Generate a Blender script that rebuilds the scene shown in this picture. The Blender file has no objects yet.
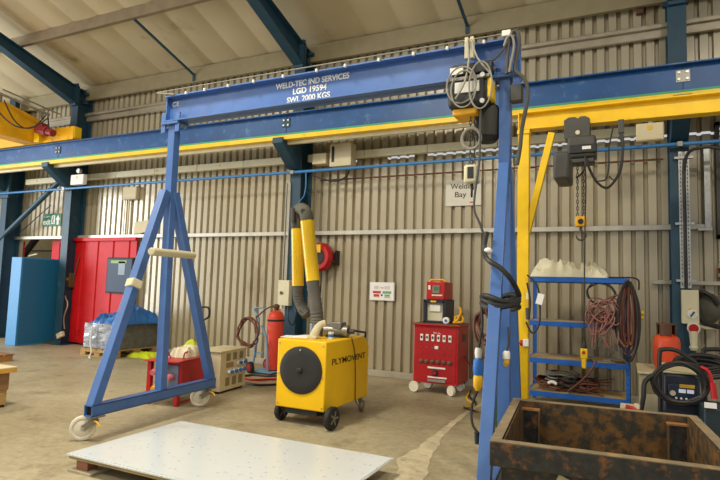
import bpy, bmesh, math, random
from mathutils import Vector, Matrix, noise
random.seed(7)
C = bpy.context.scene.collection
PI = math.pi
# ------------------------------------------------------------------ camera frame
HC, FP = 1.45, 551.0
YAW, PIT, ROL = math.radians(25.632), math.radians(4.868), math.radians(1.766)
YW = 8.5                                                         # inner face of the wall sheets
FF = Vector((-math.sin(YAW)*math.cos(PIT), math.cos(YAW)*math.cos(PIT), math.sin(PIT)))
R0 = Vector((math.cos(YAW), math.sin(YAW), 0)); U0 = R0.cross(FF)
RR = R0*math.cos(ROL)+U0*math.sin(ROL); UU = U0*math.cos(ROL)-R0*math.sin(ROL)
def ray(px, py): return FF+RR*((px-360)/FP)+UU*((240-py)/FP)
def at(px, py, Y):
    d = ray(px, py); t = Y/d.y
    return Vector((d.x*t, Y, HC+d.z*t))
def fl(px, py, z=0.0):
    d = ray(px, py); t = (z-HC)/d.z
    return Vector((d.x*t, d.y*t, z))
# first survey of the room (level camera): things measured there are re-seated with reseat()
HO, FO, YO_ = 2.0, 555.0, math.radians(27.6)
def rayo(px, py):
    u = (px-360)/FO; v = (243-py)/FO
    return (-math.sin(YO_)+u*math.cos(YO_), math.cos(YO_)+u*math.sin(YO_), v)
def ato(px, py, Y):
    d = rayo(px, py); t = Y/d[1]
    return Vector((d[0]*t, Y, HO+d[2]*t))
def flo(px, py, z=0.0):
    d = rayo(px, py); t = (z-HO)/d[2]
    return Vector((d[0]*t, d[1]*t, z))
def pro(x, y, z):
    d = -math.sin(YO_)*x+math.cos(YO_)*y; r = math.cos(YO_)*x+math.sin(YO_)*y
    return (360+FO*r/d, 243-FO*(z-HO)/d)
XF = None
def diag(ax, bx, ay, by, az, bz): return Matrix(((ax, 0, 0, bx), (0, ay, 0, by), (0, 0, az, bz), (0, 0, 0, 1)))
def lin2(a0, a1, b0, b1): k = (b1-b0)/(a1-a0); return k, b0-k*a0
def reseat(x0, x1, y0, y1, z1):
    """floor-standing box of the first survey -> place, width, depth and height"""
    A = fl(*pro(x0, y0, 0)); B = fl(*pro(x1, y0, 0)); D = fl(*pro(x1, y1, 0)); Y0 = (A.y+B.y)/2
    xm = (x0+x1)/2; T = at(*pro(xm, y0, z1), Y0)
    return diag(*lin2(x0, x1, A.x, B.x), *lin2(y0, y1, Y0, D.y), *lin2(0, z1, 0, T.z))
def rehang(x0, x1, z0, z1, yo, yn, sy=1.15):
    """wall-hung box of the first survey"""
    zm = (z0+z1)/2; xm = (x0+x1)/2
    A = at(*pro(x0, yo, zm), yn); B = at(*pro(x1, yo, zm), yn); E_ = at(*pro(xm, yo, z0), yn); G_ = at(*pro(xm, yo, z1), yn)
    return diag(*lin2(x0, x1, A.x, B.x), sy, yn-sy*yo, *lin2(z0, z1, E_.z, G_.z))

# ------------------------------------------------------------------ materials
def lin(h):
    h = h.lstrip('#'); o = []
    for i in (0, 2, 4):
        c = int(h[i:i+2], 16)/255
        o.append(c/12.92 if c <= .04045 else ((c+.055)/1.055)**2.4)
    return (*o, 1)
MATS = {}
def mat(name, col, rough=.5, metal=0, var=.12, scale=6, dirt=None, dirt_amt=.5, dirt_scale=4, bump=0, bscale=60, alpha=1, trans=0, coat=0, stretch=None, spec=.5):
    if name in MATS: return MATS[name]
    m = bpy.data.materials.new(name); m.use_nodes = True
    nt = m.node_tree; N = nt.nodes; L = nt.links
    b = N['Principled BSDF']
    b.inputs['Roughness'].default_value = rough
    b.inputs['Metallic'].default_value = metal
    b.inputs['Specular IOR Level'].default_value = spec
    if coat: b.inputs['Coat Weight'].default_value = coat
    if trans: b.inputs['Transmission Weight'].default_value = trans
    tc = N.new('ShaderNodeTexCoord'); src = tc.outputs['Object']
    if stretch:
        mp = N.new('ShaderNodeMapping'); mp.inputs['Scale'].default_value = stretch
        L.new(src, mp.inputs['Vector']); src = mp.outputs['Vector']
    nz = N.new('ShaderNodeTexNoise'); nz.inputs['Scale'].default_value = scale; nz.inputs['Detail'].default_value = 5
    L.new(src, nz.inputs['Vector'])
    c = lin(col) if isinstance(col, str) else col
    rp = N.new('ShaderNodeValToRGB')
    rp.color_ramp.elements[0].position = .3; rp.color_ramp.elements[1].position = .7
    rp.color_ramp.elements[0].color = (*[max(0, x*(1-var)) for x in c[:3]], 1)
    rp.color_ramp.elements[1].color = (*[min(1, x*(1+var)) for x in c[:3]], 1)
    L.new(nz.outputs['Fac'], rp.inputs['Fac'])
    out = rp.outputs['Color']
    if dirt:
        n2 = N.new('ShaderNodeTexNoise'); n2.inputs['Scale'].default_value = dirt_scale; n2.inputs['Detail'].default_value = 8; n2.inputs['Roughness'].default_value = .65
        L.new(src, n2.inputs['Vector'])
        r2 = N.new('ShaderNodeValToRGB')
        r2.color_ramp.elements[0].position = .66-.3*dirt_amt; r2.color_ramp.elements[1].position = .8-.3*dirt_amt
        L.new(n2.outputs['Fac'], r2.inputs['Fac'])
        mx = N.new('ShaderNodeMix'); mx.data_type = 'RGBA'
        L.new(r2.outputs['Color'], mx.inputs['Factor']); L.new(out, mx.inputs['A'])
        mx.inputs['B'].default_value = lin(dirt)
        out = mx.outputs['Result']
    L.new(out, b.inputs['Base Color'])
    if bump:
        n3 = N.new('ShaderNodeTexNoise'); n3.inputs['Scale'].default_value = bscale; n3.inputs['Detail'].default_value = 4
        L.new(src, n3.inputs['Vector'])
        bp = N.new('ShaderNodeBump'); bp.inputs['Strength'].default_value = bump; bp.inputs['Distance'].default_value = .01
        L.new(n3.outputs['Fac'], bp.inputs['Height']); L.new(bp.outputs['Normal'], b.inputs['Normal'])
    MATS[name] = m
    return m
def emat(name, col, s):
    m = bpy.data.materials.new(name); m.use_nodes = True
    b = m.node_tree.nodes['Principled BSDF']
    b.inputs['Base Color'].default_value = lin(col); b.inputs['Emission Color'].default_value = lin(col); b.inputs['Emission Strength'].default_value = s
    return m

GB = mat('gantry_blue', '#456cab', .38, var=.1, dirt='#56709e', dirt_amt=.25, dirt_scale=5)
RB = mat('runway_blue', '#17508a', .42, var=.15, scale=3, dirt='#5878a0', dirt_amt=.3, dirt_scale=6)
CB = mat('column_blue', '#1f4356', .5, var=.12, dirt='#3f6470', dirt_amt=.2)
PB = mat('pipe_blue', '#3a7ab4', .4)
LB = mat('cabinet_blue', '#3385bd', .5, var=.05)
YE = mat('crane_yellow', '#f4c80c', .4, var=.08, dirt='#a87f1e', dirt_amt=.12)
YO = mat('orange_yellow', '#eeb010', .45, var=.1, dirt='#8d6014', dirt_amt=.15)
PY = mat('unit_yellow', '#fbc702', .4, var=.04, dirt='#c99a1a', dirt_amt=.1)
TY = mat('tube_yellow', '#fbcc04', .3, var=.04)
GR = mat('stripe_green', '#3c9c70', .5)
RD = mat('machine_red', '#b5161c', .4, var=.08)
DR = mat('door_red', '#c8171c', .45, var=.08, dirt='#8d1218', dirt_amt=.2, dirt_scale=2, spec=.2)
ORR = mat('bottle_red', '#d8432c', .4, var=.08)
ORG = mat('propane_orange', '#d94a1c', .4, var=.1)
BK = mat('black_plastic', '#232323', .5, var=.2)
BKR = mat('black_rubber', '#1e1d1c', .65, var=.2)
DG = mat('dark_grey', '#4a4842', .55, var=.15)
OG = mat('olive_grey', '#5b584a', .7, var=.2)
GY = mat('grey_metal', '#8d8a80', .4, metal=.6)
GV = mat('galvanised', '#b4b4ae', .35, metal=.65, var=.15, scale=25)
ZR = mat('rail_zinc', '#b7b2a2', .4, metal=.35, var=.1)
HG = mat('hose_grey', '#605d54', .75, var=.15)
WH = mat('white_paint', '#e8e6dc', .5, var=.03)
WL = mat('wheel_white', '#ded6c0', .5, var=.06)
CR = mat('cream_paint', '#d3c7a2', .5, var=.06)
BX = mat('box_beige', '#cbbf9c', .55, var=.05)
TR = mat('trunking_cream', '#d6cfae', .5, var=.06)
WD = mat('pallet_wood', '#b08d55', .75, var=.2, scale=8, stretch=(1, 1, 6), dirt='#7a5a34', dirt_amt=.3)
SW = mat('shelf_board', '#b59c68', .75, var=.15)
RK = mat('rack_blue', '#1a5fb8', .4, var=.08)
TB = mat('tarp_blue', '#1a63ac', .4, var=.2, scale=5)
TW = mat('cloth_white', '#d6cfb2', .8, var=.1, scale=5)
HV = mat('hi_vis', '#c8d820', .7, var=.1)
WRAP = mat('plastic_wrap', '#8a8f98', .18, var=.5, scale=14, stretch=(1, 1, 3), coat=.6)
WRAPT = mat('wrapped_dark', '#5c5c58', .3, var=.3, scale=9, coat=.4)
CP = mat('cable_pink', '#8a5a50', .6, var=.2)
CBR = mat('cable_brown', '#6e4232', .6, var=.25)
CAB = mat('cable_black', '#262422', .5, var=.2)
CGR = mat('cable_grey', '#8e8a7c', .55)
CE_ = mat('paint_white_letter', '#e4e2dc', .6)
BLK = mat('letter_black', '#1a1714', .6)
EXG = mat('exit_green', '#0c6b4c', .5, var=.05)
PAPER = mat('paper_white', '#f0efea', .6, var=.02)
BRICK = mat('far_wall_cream', '#d8c490', .8, var=.08)
RUST = mat('skip_rust', '#2b2b28', .5, var=.45, scale=22, dirt='#7a4c20', dirt_amt=.47, dirt_scale=17, bump=.25, bscale=30)
RUSTIN = mat('skip_rust_inside', '#694a22', .6, var=.35, scale=6, dirt='#343024', dirt_amt=.76, dirt_scale=15, bump=.25, bscale=30)
RUSTRIM = mat('skip_rim', '#7d6f56', .55, var=.3, scale=9, dirt='#9a7c52', dirt_amt=.5, dirt_scale=8)
BRN = mat('brown_box', '#5f4a34', .6)
GLD = mat('yellow_plug', '#e6b21c', .45)
BLP = mat('blue_plug', '#2a6fc0', .45)
NAVY = mat('welder_navy', '#1d2736', .45, var=.1)
SCR = mat('door_pane', '#1c3450', .4, var=.2, scale=3, spec=.2)
GLASSG = mat('green_sheet', '#3f6a50', .2, var=.1, trans=.5)
CREAMT = mat('foam_cream', '#cfc6a4', .75, var=.06)
PINK = mat('pink_plug', '#d87a80', .5)
CHAIN = mat('chain_steel', '#6a665c', .4, metal=.7)
BENCHT = mat('bench_top', '#e0cba4', .6, var=.08)
BENCHY = mat('bench_edge', '#c89a3c', .6, var=.15)
BENCHW = mat('bench_ply', '#8e6a44', .7, var=.2, stretch=(1, 1, 5))

def floor_mat():
    m = bpy.data.materials.new('concrete_floor'); m.use_nodes = True
    nt = m.node_tree; N = nt.nodes; L = nt.links; b = N['Principled BSDF']
    tc = N.new('ShaderNodeTexCoord')
    def nz(sc, det, ro=.6):
        n = N.new('ShaderNodeTexNoise'); n.inputs['Scale'].default_value = sc; n.inputs['Detail'].default_value = det; n.inputs['Roughness'].default_value = ro
        L.new(tc.outputs['Object'], n.inputs['Vector']); return n.outputs['Fac']
    def ramp(f, p0, c0, p1, c1):
        r = N.new('ShaderNodeValToRGB'); r.color_ramp.elements[0].position = p0; r.color_ramp.elements[1].position = p1
        r.color_ramp.elements[0].color = c0; r.color_ramp.elements[1].color = c1; L.new(f, r.inputs['Fac']); return r.outputs['Color']
    def mix(f, a, bb, mode='MIX'):
        x = N.new('ShaderNodeMix'); x.data_type = 'RGBA'; x.blend_type = mode
        if isinstance(f, float): x.inputs['Factor'].default_value = f
        else: L.new(f, x.inputs['Factor'])
        L.new(a, x.inputs['A'])
        if isinstance(bb, tuple): x.inputs['B'].default_value = bb
        else: L.new(bb, x.inputs['B'])
        return x.outputs['Result']
    base = ramp(nz(.7, 6), .3, lin('#998c6e'), .7, lin('#bbb090'))
    fine = ramp(nz(14, 8, .75), .35, (.72, .72, .72, 1), .7, (1.12, 1.12, 1.12, 1))
    c = mix(1.0, base, fine, 'MULTIPLY')
    st = ramp(nz(2.2, 7, .7), .56, (0, 0, 0, 1), .68, (.6, .6, .6, 1))
    c = mix(st, c, lin('#6a5f48'))
    sp = ramp(nz(3.3, 9, .72), .66, (0, 0, 0, 1), .72, (.6, .6, .6, 1))
    c = mix(sp, c, lin('#c8b890'))
    ru = ramp(nz(1.1, 5, .6), .64, (0, 0, 0, 1), .74, (.5, .5, .5, 1))
    c = mix(ru, c, lin('#8f7850'))
    L.new(c, b.inputs['Base Color'])
    rr = ramp(nz(3, 5), .3, (.42, .42, .42, 1), .75, (.68, .68, .68, 1)); L.new(rr, b.inputs['Roughness'])
    bp = N.new('ShaderNodeBump'); bp.inputs['Strength'].default_value = .15; bp.inputs['Distance'].default_value = .01
    L.new(nz(40, 6), bp.inputs['Height']); L.new(bp.outputs['Normal'], b.inputs['Normal'])
    return m
FLOOR = floor_mat()
PATCH = mat('repair_mortar', '#c4b898', .75, var=.15, scale=12, dirt='#8c7a56', dirt_amt=.3, dirt_scale=9)
WALLM = mat('wall_sheet', '#b4a98d', .28, metal=.12, var=.08, spec=.8, scale=1.2, stretch=(1, 1, .25), dirt='#8d7b58', dirt_amt=.22, dirt_scale=1.6)
ROOFM = mat('roof_liner', '#c2b595', .6, var=.09, scale=.8, dirt='#92825c', dirt_amt=.25, dirt_scale=1.1)
PURM = mat('purlin_brown', '#8f8069', .45, metal=.15, var=.12)
EAVM = mat('eaves_beam', '#93886a', .45, metal=.1, var=.08)
SHEETM = None
def sheet_mat():
    m = bpy.data.materials.new('film_covered_sheet'); m.use_nodes = True
    nt = m.node_tree; N = nt.nodes; L = nt.links; b = N['Principled BSDF']
    tc = N.new('ShaderNodeTexCoord')
    v = N.new('ShaderNodeTexVoronoi'); v.inputs['Scale'].default_value = 15; L.new(tc.outputs['Object'], v.inputs['Vector'])
    n = N.new('ShaderNodeTexNoise'); n.inputs['Scale'].default_value = 60; L.new(tc.outputs['Object'], n.inputs['Vector'])
    md = N.new('ShaderNodeMath'); md.operation = 'ADD'; L.new(v.outputs['Distance'], md.inputs[0])
    ms = N.new('ShaderNodeMath'); ms.operation = 'MULTIPLY'; ms.inputs[1].default_value = .5; L.new(n.outputs['Fac'], ms.inputs[0]); L.new(ms.outputs[0], md.inputs[1])
    r = N.new('ShaderNodeValToRGB'); r.color_ramp.elements[0].position = .34; r.color_ramp.elements[1].position = .42
    r.color_ramp.elements[0].color = lin('#a9c0de'); r.color_ramp.elements[1].color = lin('#dde3e4'); L.new(md.outputs[0], r.inputs['Fac'])
    L.new(r.outputs['Color'], b.inputs['Base Color'])
    b.inputs['Roughness'].default_value = .22; b.inputs['Metallic'].default_value = .15
    n2 = N.new('ShaderNodeTexNoise'); n2.inputs['Scale'].default_value = 2.5; L.new(tc.outputs['Object'], n2.inputs['Vector'])
    bp = N.new('ShaderNodeBump'); bp.inputs['Strength'].default_value = .12; bp.inputs['Distance'].default_value = .03
    L.new(n2.outputs['Fac'], bp.inputs['Height']); L.new(bp.outputs['Normal'], b.inputs['Normal'])
    return m
SHEETM = sheet_mat()

# ------------------------------------------------------------------ mesh builder
def text_mat(): return XF if XF is not None else Matrix.Identity(4)
ROOT = {}
LOCAL = False
def rootmat(o):
    while o.parent is not None: o = o.parent
    return ROOT.get(o.name, Matrix.Identity(4))
class MB:
    def __init__(s): s.v = []; s.f = []; s.sm = []
    def add(s, vs, fs, smooth=False):
        n = len(s.v); s.v += [Vector(v) for v in vs]
        s.f += [tuple(i+n for i in f) for f in fs]; s.sm += [smooth]*len(fs); return s
    def box(s, x0, x1, y0, y1, z0, z1):
        x0, x1 = min(x0, x1), max(x0, x1); y0, y1 = min(y0, y1), max(y0, y1); z0, z1 = min(z0, z1), max(z0, z1)
        vs = [(x, y, z) for z in (z0, z1) for y in (y0, y1) for x in (x0, x1)]
        return s.add(vs, [(0, 2, 3, 1), (4, 5, 7, 6), (0, 1, 5, 4), (2, 6, 7, 3), (0, 4, 6, 2), (1, 3, 7, 5)])
    def tbox(s, c, half, M):
        vs = [Vector(c)+M@Vector((x*half[0], y*half[1], z*half[2])) for z in (-1, 1) for y in (-1, 1) for x in (-1, 1)]
        return s.add(vs, [(0, 2, 3, 1), (4, 5, 7, 6), (0, 1, 5, 4), (2, 6, 7, 3), (0, 4, 6, 2), (1, 3, 7, 5)])
    def bar(s, p0, p1, w, h, side=(1, 0, 0)):
        p0 = Vector(p0); p1 = Vector(p1); d = (p1-p0).normalized(); a = Vector(side); a = (a-d*a.dot(d)).normalized(); b = d.cross(a)
        vs = []
        for p in (p0, p1):
            for (i, j) in ((-1, -1), (1, -1), (1, 1), (-1, 1)): vs.append(p+a*(i*w/2)+b*(j*h/2))
        return s.add(vs, [(3, 2, 1, 0), (4, 5, 6, 7), (0, 1, 5, 4), (1, 2, 6, 5), (2, 3, 7, 6), (3, 0, 4, 7)])
    def cyl(s, p0, p1, r0, r1=None, seg=16, caps=True):
        r1 = r0 if r1 is None else r1
        p0 = Vector(p0); p1 = Vector(p1); d = (p1-p0).normalized(); a = d.orthogonal().normalized(); b = d.cross(a)
        vs = []
        for p, r in ((p0, r0), (p1, r1)):
            for k in range(seg):
                t = 2*PI*k/seg; vs.append(p+a*(r*math.cos(t))+b*(r*math.sin(t)))
        s.add(vs, [(k, (k+1) % seg, seg+(k+1) % seg, seg+k) for k in range(seg)], True)
        if caps: s.add(vs, [tuple(range(seg-1, -1, -1)), tuple(range(seg, 2*seg))])
        return s
    def lathe(s, prof, origin, axis=(0, 0, 1), seg=20):
        o = Vector(origin); d = Vector(axis).normalized(); a = d.orthogonal().normalized(); b = d.cross(a)
        vs = []; n = len(prof)
        for (r, z) in prof:
            for k in range(seg):
                t = 2*PI*k/seg; vs.append(o+d*z+a*(r*math.cos(t))+b*(r*math.sin(t)))
        fs = [(i*seg+k, i*seg+(k+1) % seg, (i+1)*seg+(k+1) % seg, (i+1)*seg+k) for i in range(n-1) for k in range(seg)]
        s.add(vs, fs, True)
        s.add(vs, [tuple(range(seg-1, -1, -1)), tuple((n-1)*seg+k for k in range(seg))]); return s
    def tube(s, pts, r, seg=8, smooth=3, closed=False, ribs=0):
        P = [Vector(p) for p in pts]
        if smooth and len(P) > 2:
            Q = []; n = len(P)
            rng = n if closed else n-1
            for i in range(rng):
                if closed: a, b, c, d = P[(i-1) % n], P[i], P[(i+1) % n], P[(i+2) % n]
                else: a, b, c, d = P[max(i-1, 0)], P[i], P[i+1], P[min(i+2, n-1)]
                for k in range(smooth):
                    t = k/smooth
                    Q.append(.5*((2*b)+(c-a)*t+(2*a-5*b+4*c-d)*t*t+(3*b-a-3*c+d)*t**3))
            if not closed: Q.append(P[-1])
            P = Q
        n = len(P); vs = []; nrm = None
        for i, p in enumerate(P):
            t = (P[(i+1) % n]-P[i-1]) if closed else (P[min(i+1, n-1)]-P[max(i-1, 0)])
            if t.length < 1e-9: t = Vector((0, 0, 1))
            t.normalize()
            nrm = t.orthogonal().normalized() if nrm is None else (nrm-t*nrm.dot(t)).normalized()
            bb = t.cross(nrm); rr = r(i/(max(n-1, 1))) if callable(r) else r
            if ribs and i % 2: rr *= ribs
            for k in range(seg):
                a = 2*PI*k/seg; vs.append(p+nrm*(rr*math.cos(a))+bb*(rr*math.sin(a)))
        m = n if closed else n-1
        s.add(vs, [(i*seg+k, i*seg+(k+1) % seg, ((i+1) % n)*seg+(k+1) % seg, ((i+1) % n)*seg+k) for i in range(m) for k in range(seg)], True)
        if not closed: s.add(vs, [tuple(range(seg-1, -1, -1)), tuple((n-1)*seg+k for k in range(seg))])
        return s
    def prism(s, poly, axis, a, b):
        def mk(p, t):
            return {'x': (t, p[0], p[1]), 'y': (p[0], t, p[1]), 'z': (p[0], p[1], t)}[axis]
        n = len(poly); vs = [mk(p, a) for p in poly]+[mk(p, b) for p in poly]
        return s.add(vs, [tuple(range(n-1, -1, -1)), tuple(range(n, 2*n))]+[(k, (k+1) % n, n+(k+1) % n, n+k) for k in range(n)])
    def ball(s, c, rx, ry=None, rz=None, seg=14, rings=8, jit=0):
        ry = rx if ry is None else ry; rz = rx if rz is None else rz; c = Vector(c); vs = []
        for i in range(rings+1):
            ph = PI*i/rings
            for k in range(seg):
                th = 2*PI*k/seg; d = Vector((math.sin(ph)*math.cos(th), math.sin(ph)*math.sin(th), math.cos(ph)))
                q = 1+jit*noise.noise(d*2.1+c*3)
                vs.append(c+Vector((d.x*rx, d.y*ry, d.z*rz))*q)
        return s.add(vs, [(i*seg+k, (i+1)*seg+k, (i+1)*seg+(k+1) % seg, i*seg+(k+1) % seg) for i in range(rings) for k in range(seg)], True)
    def build(s, name, m, parent=None, bevel=0, local=False):
        if XF is not None: s.v = [XF@v for v in s.v]
        local = local or LOCAL
        M = rootmat(parent).inverted() if (parent is not None and not local) else Matrix.Identity(4)
        me = bpy.data.meshes.new(name); me.from_pydata([M@v for v in s.v], [], s.f)
        bm = bmesh.new(); bm.from_mesh(me); bmesh.ops.remove_doubles(bm, verts=bm.verts, dist=1e-5)
        bmesh.ops.dissolve_degenerate(bm, dist=1e-6, edges=bm.edges)
        bmesh.ops.recalc_face_normals(bm, faces=bm.faces); 
        for f in bm.faces: f.smooth = True
        for e in bm.edges:
            if len(e.link_faces) != 2 or e.calc_face_angle(0) > math.radians(38): e.smooth = False
        bm.to_mesh(me); bm.free()
        me.materials.append(m)
        o = bpy.data.objects.new(name, me); C.objects.link(o)
        if parent is not None: o.parent = parent
        if bevel:
            b = o.modifiers.new('bevel', 'BEVEL'); b.width = bevel; b.segments = 2; b.limit_method = 'ANGLE'; b.angle_limit = math.radians(50)
        return o
def tagit(o, label, cat, group=None):
    o['label'] = label; o['category'] = cat
    if group: o['group'] = group
    return o
def thing(name, label, cat, loc, rz=0, group=None):
    o = bpy.data.objects.new(name, None); o.empty_display_size = .1; C.objects.link(o)
    loc = text_mat()@Vector(loc)
    o.location = loc; o.rotation_euler = (0, 0, rz)
    ROOT[o.name] = Matrix.Translation(Vector(loc))@Matrix.Rotation(rz, 4, 'Z')
    return tagit(o, label, cat, group)
def solo(name, mb, m, label, cat, loc, bevel=0, group=None):
    global XF
    K = text_mat(); loc = K@Vector(loc)
    mb.v = [K@v-loc for v in mb.v]
    keep, XF = XF, None
    o = mb.build(name, m, None, bevel); XF = keep; o.location = loc; ROOT[o.name] = Matrix.Translation(loc)
    return tagit(o, label, cat, group)
def struct(name, mb, m, bevel=0):
    o = mb.build(name, m, None, bevel); o['kind'] = 'structure'; return o
def text(name, s, size, loc, rot, m, parent, width=None, align='CENTER', space=1.0, ext=.001, bold=0):
    cu = bpy.data.curves.new('t', 'FONT'); cu.body = s; cu.size = size; cu.align_x = align; cu.align_y = 'CENTER'; cu.extrude = ext; cu.space_line = space; cu.offset = bold
    o = bpy.data.objects.new('t', cu); C.objects.link(o); bpy.context.view_layer.update()
    me = bpy.data.meshes.new_from_object(o.evaluated_get(bpy.context.evaluated_depsgraph_get()))
    bpy.data.objects.remove(o); bpy.data.curves.remove(cu)
    xs = [v.co.x for v in me.vertices]; sc = (width/(max(xs)-min(xs))) if width else 1
    M = Matrix.Translation(Vector(loc))@rot.to_4x4()@Matrix.Diagonal((sc, 1, 1, 1))
    me.transform(rootmat(parent).inverted()@text_mat()@M)
    me.materials.clear(); me.materials.append(m); me.name = name
    t = bpy.data.objects.new(name, me); C.objects.link(t); t.parent = parent; return t
FRONT = Matrix.Rotation(PI/2, 3, 'X')                           # faces -Y
RIGHT = Matrix.Rotation(PI/2, 3, 'Z')@Matrix.Rotation(PI/2, 3, 'X')   # faces +X
def dup(root, loc, rz=0, label=None):
    r = root.copy(); C.objects.link(r); r.location = loc; r.rotation_euler = (0, 0, rz)
    if label: r['label'] = label
    for ch in root.children:
        c = ch.copy(); C.objects.link(c); c.parent = r
        for g in ch.children:
            d = g.copy(); C.objects.link(d); d.parent = c
    return r
def cloth(name, outline, z0, h, m, label, cat, seed=0, res=40, fold=7, amp=.06, edge=.03):
    """a rumpled heap: outline = (x0,x1,y0,y1); height profile h(u) callable or number"""
    x0, x1, y0, y1 = outline; vs = []; fs = []
    for j in range(res+1):
        for i in range(res+1):
            u = i/res; v = j/res
            dx = .035*noise.noise(Vector((u*3, v*3, seed+9))); dy = .035*noise.noise(Vector((u*3, v*3, seed+19)))
            e = min(1, min(u, 1-u)*7)*min(1, min(v, 1-v)*7); e = e**.5
            hh = h(u, v) if callable(h) else h
            p = Vector((u*fold*(x1-x0), v*fold*(y1-y0)*1.2, seed*3.1))
            q = (1-abs(noise.noise(p))*2.2)*1.2+noise.noise(p*.5)*.5+noise.noise(p*2.1)*.35
            z = z0+edge*e+e*(hh*(.75+.5*noise.noise(Vector((u*2.2, v*2.2, seed))))+amp*q)
            vs.append((x0+(x1-x0)*u+dx, y0+(y1-y0)*v+dy, z))
    n = res+1
    fs = [(j*n+i, j*n+i+1, (j+1)*n+i+1, (j+1)*n+i) for j in range(res) for i in range(res)]
    mb = MB(); mb.add(vs, fs, True)
    ring = [i for i in range(n)]+[j*n+res for j in range(1, n)]+[res*n+i for i in range(res-1, -1, -1)]+[j*n for j in range(res-1, 0, -1)]
    k = len(ring); vb = [vs[i] for i in ring]; lo = [(p[0], p[1], z0) for p in vb]
    mb.add(vb+lo, [(i, (i+1) % k, k+(i+1) % k, k+i) for i in range(k)]); mb.add(lo, [tuple(range(k))])
    return solo(name, mb, m, label, cat, ((x0+x1)/2, (y0+y1)/2, z0))
def loops(c, R, n, r, plane='xz', jit=.12, dz=.0, seed=1, sq=1.0, seg=6):
    """pts of a coil of n turns around c"""
    rnd = random.Random(seed); pts = []; c = Vector(c)
    for k in range(n*9):
        a = 2*PI*k/9; q = R*(1+rnd.uniform(-jit, jit))
        o = rnd.uniform(-1, 1)*r*2
        if plane == 'xz': p = Vector((q*math.cos(a), o+dz*k/9, q*math.sin(a)*sq))
        else: p = Vector((q*math.cos(a), q*math.sin(a)*sq, abs(o)+dz*k/9))
        pts.append(c+p)
    return pts

# ================================================================== SETTING
XL, XR = -13.6, 7.0
struct('floor', MB().box(-22, 12, -14, 14, -.12, 0), FLOOR)
# mortar repair wandering over the floor
pl = [fl(403, 480+8), fl(415, 462), fl(428, 448), fl(437, 437), fl(452, 424), fl(466, 413), fl(480, 405), fl(492, 399)]
wd = [.13, .12, .09, .05, .035, .03, .03, .025]
L_, R_ = [], []
for i in range(len(pl)-1):
    for k in range(8):
        t = k/8; p = pl[i].lerp(pl[i+1], t); w = wd[i]*(1-t)+wd[i+1]*t
        d = (pl[i+1]-pl[i]).normalized(); s_ = Vector((d.y, -d.x, 0))
        L_.append(p-s_*w*(1+.5*noise.noise(p*6))); R_.append(p+s_*w*(1+.5*noise.noise(p*6+Vector((5, 1, 2)))))
poly = [Vector((p.x, p.y, .002)) for p in L_+R_[::-1]]
n_ = len(L_); mb = MB(); mb.add([(p.x, p.y, .003) for p in L_]+[(p.x, p.y, .003) for p in R_], [(i, i+1, n_+i+1, n_+i) for i in range(n_-1)])
struct('floor_patch', mb, PATCH)

PITCH = .161
def corr(mb, x0, x1, z0, z1, y=YW, d=.06):
    """trapezoidal sheet, crests towards the room"""
    prof = [(0, 0), (.60, 0), (.70, 1), (.90, 1), (1.0, 0)]
    pts = []; k0 = math.floor(x0/PITCH+1e-4); k1 = math.ceil(x1/PITCH-1e-4)+1
    for k in range(k0, k1):
        for (a, b) in prof[:-1]:
            x = (k+a)*PITCH
            if x0-1e-4 <= x <= x1+1e-4: pts.append((x, y+b*d))
    n = len(pts)
    vs = [(x, yy, z0) for x, yy in pts]+[(x, yy, z1) for x, yy in pts]+[(x, yy+.004, z0) for x, yy in pts]+[(x, yy+.004, z1) for x, yy in pts]
    fs = []
    for i in range(n-1):
        fs += [(i, i+1, n+i+1, n+i), (2*n+i+1, 2*n+i, 3*n+i, 3*n+i+1), (n+i, n+i+1, 3*n+i+1, 3*n+i), (i+1, i, 2*n+i, 2*n+i+1)]
    fs += [(0, n, 3*n, 2*n), (n-1, 2*n-1+0, 4*n-1, 3*n-1)]
    return mb.add(vs, fs)
XS = 7*PITCH; ZS = 3.635
w = MB()
DX0, DX1 = -82*PITCH, -71*PITCH # -13.2, -11.43                                         # the doorway in the far left bay
corr(w, XL-3, DX0, 0, ZS); corr(w, DX0, DX1, 2.36, ZS); corr(w, DX1, XS, 0, ZS)
corr(w, XL-3, -27*PITCH, ZS, 5.9)
corr(w, -27*PITCH, XS, ZS+.035, 5.9); corr(w, -4.2, -3.6, ZS-.01, ZS+.05, y=YW+.012); corr(w, -3.2, -2.85, ZS-.01, ZS+.05, y=YW+.012)
corr(w, XS, XR, 0, 2.24); corr(w, XS, XR, 3.75, 5.9); corr(w, 2.9, XR, 2.2, 3.8)
struct('wall_back', w, WALLM)
struct('baseboard_back', MB().box(-9.1, XR, YW-.07, YW-.01, 0, .10), mat('kerb_grey', '#b3ab96', .7), .005)

def roofz(Y): return 5.80+.31*(YW-Y)
def roof():
    mb = MB(); pts = []; x = XL-6
    k = 0
    while x < XR+4:
        pts += [(x, 0), (x+.50, -.006), (x+.57, .022), (x+.63, .022)]
        x += .68
    n = len(pts); vs = []
    for Y in (YW+.15, 6.0, 3.0, -3.0):
        for (x, dz) in pts: vs.append((x, Y, roofz(Y)+dz))
    return mb.add(vs, [(j*n+i, j*n+i+1, (j+1)*n+i+1, (j+1)*n+i) for j in range(3) for i in range(n-1)])
o = struct('ceiling', roof(), ROOFM)
sd = o.modifiers.new('thick', 'SOLIDIFY'); sd.thickness = .05; sd.offset = 1
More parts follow.
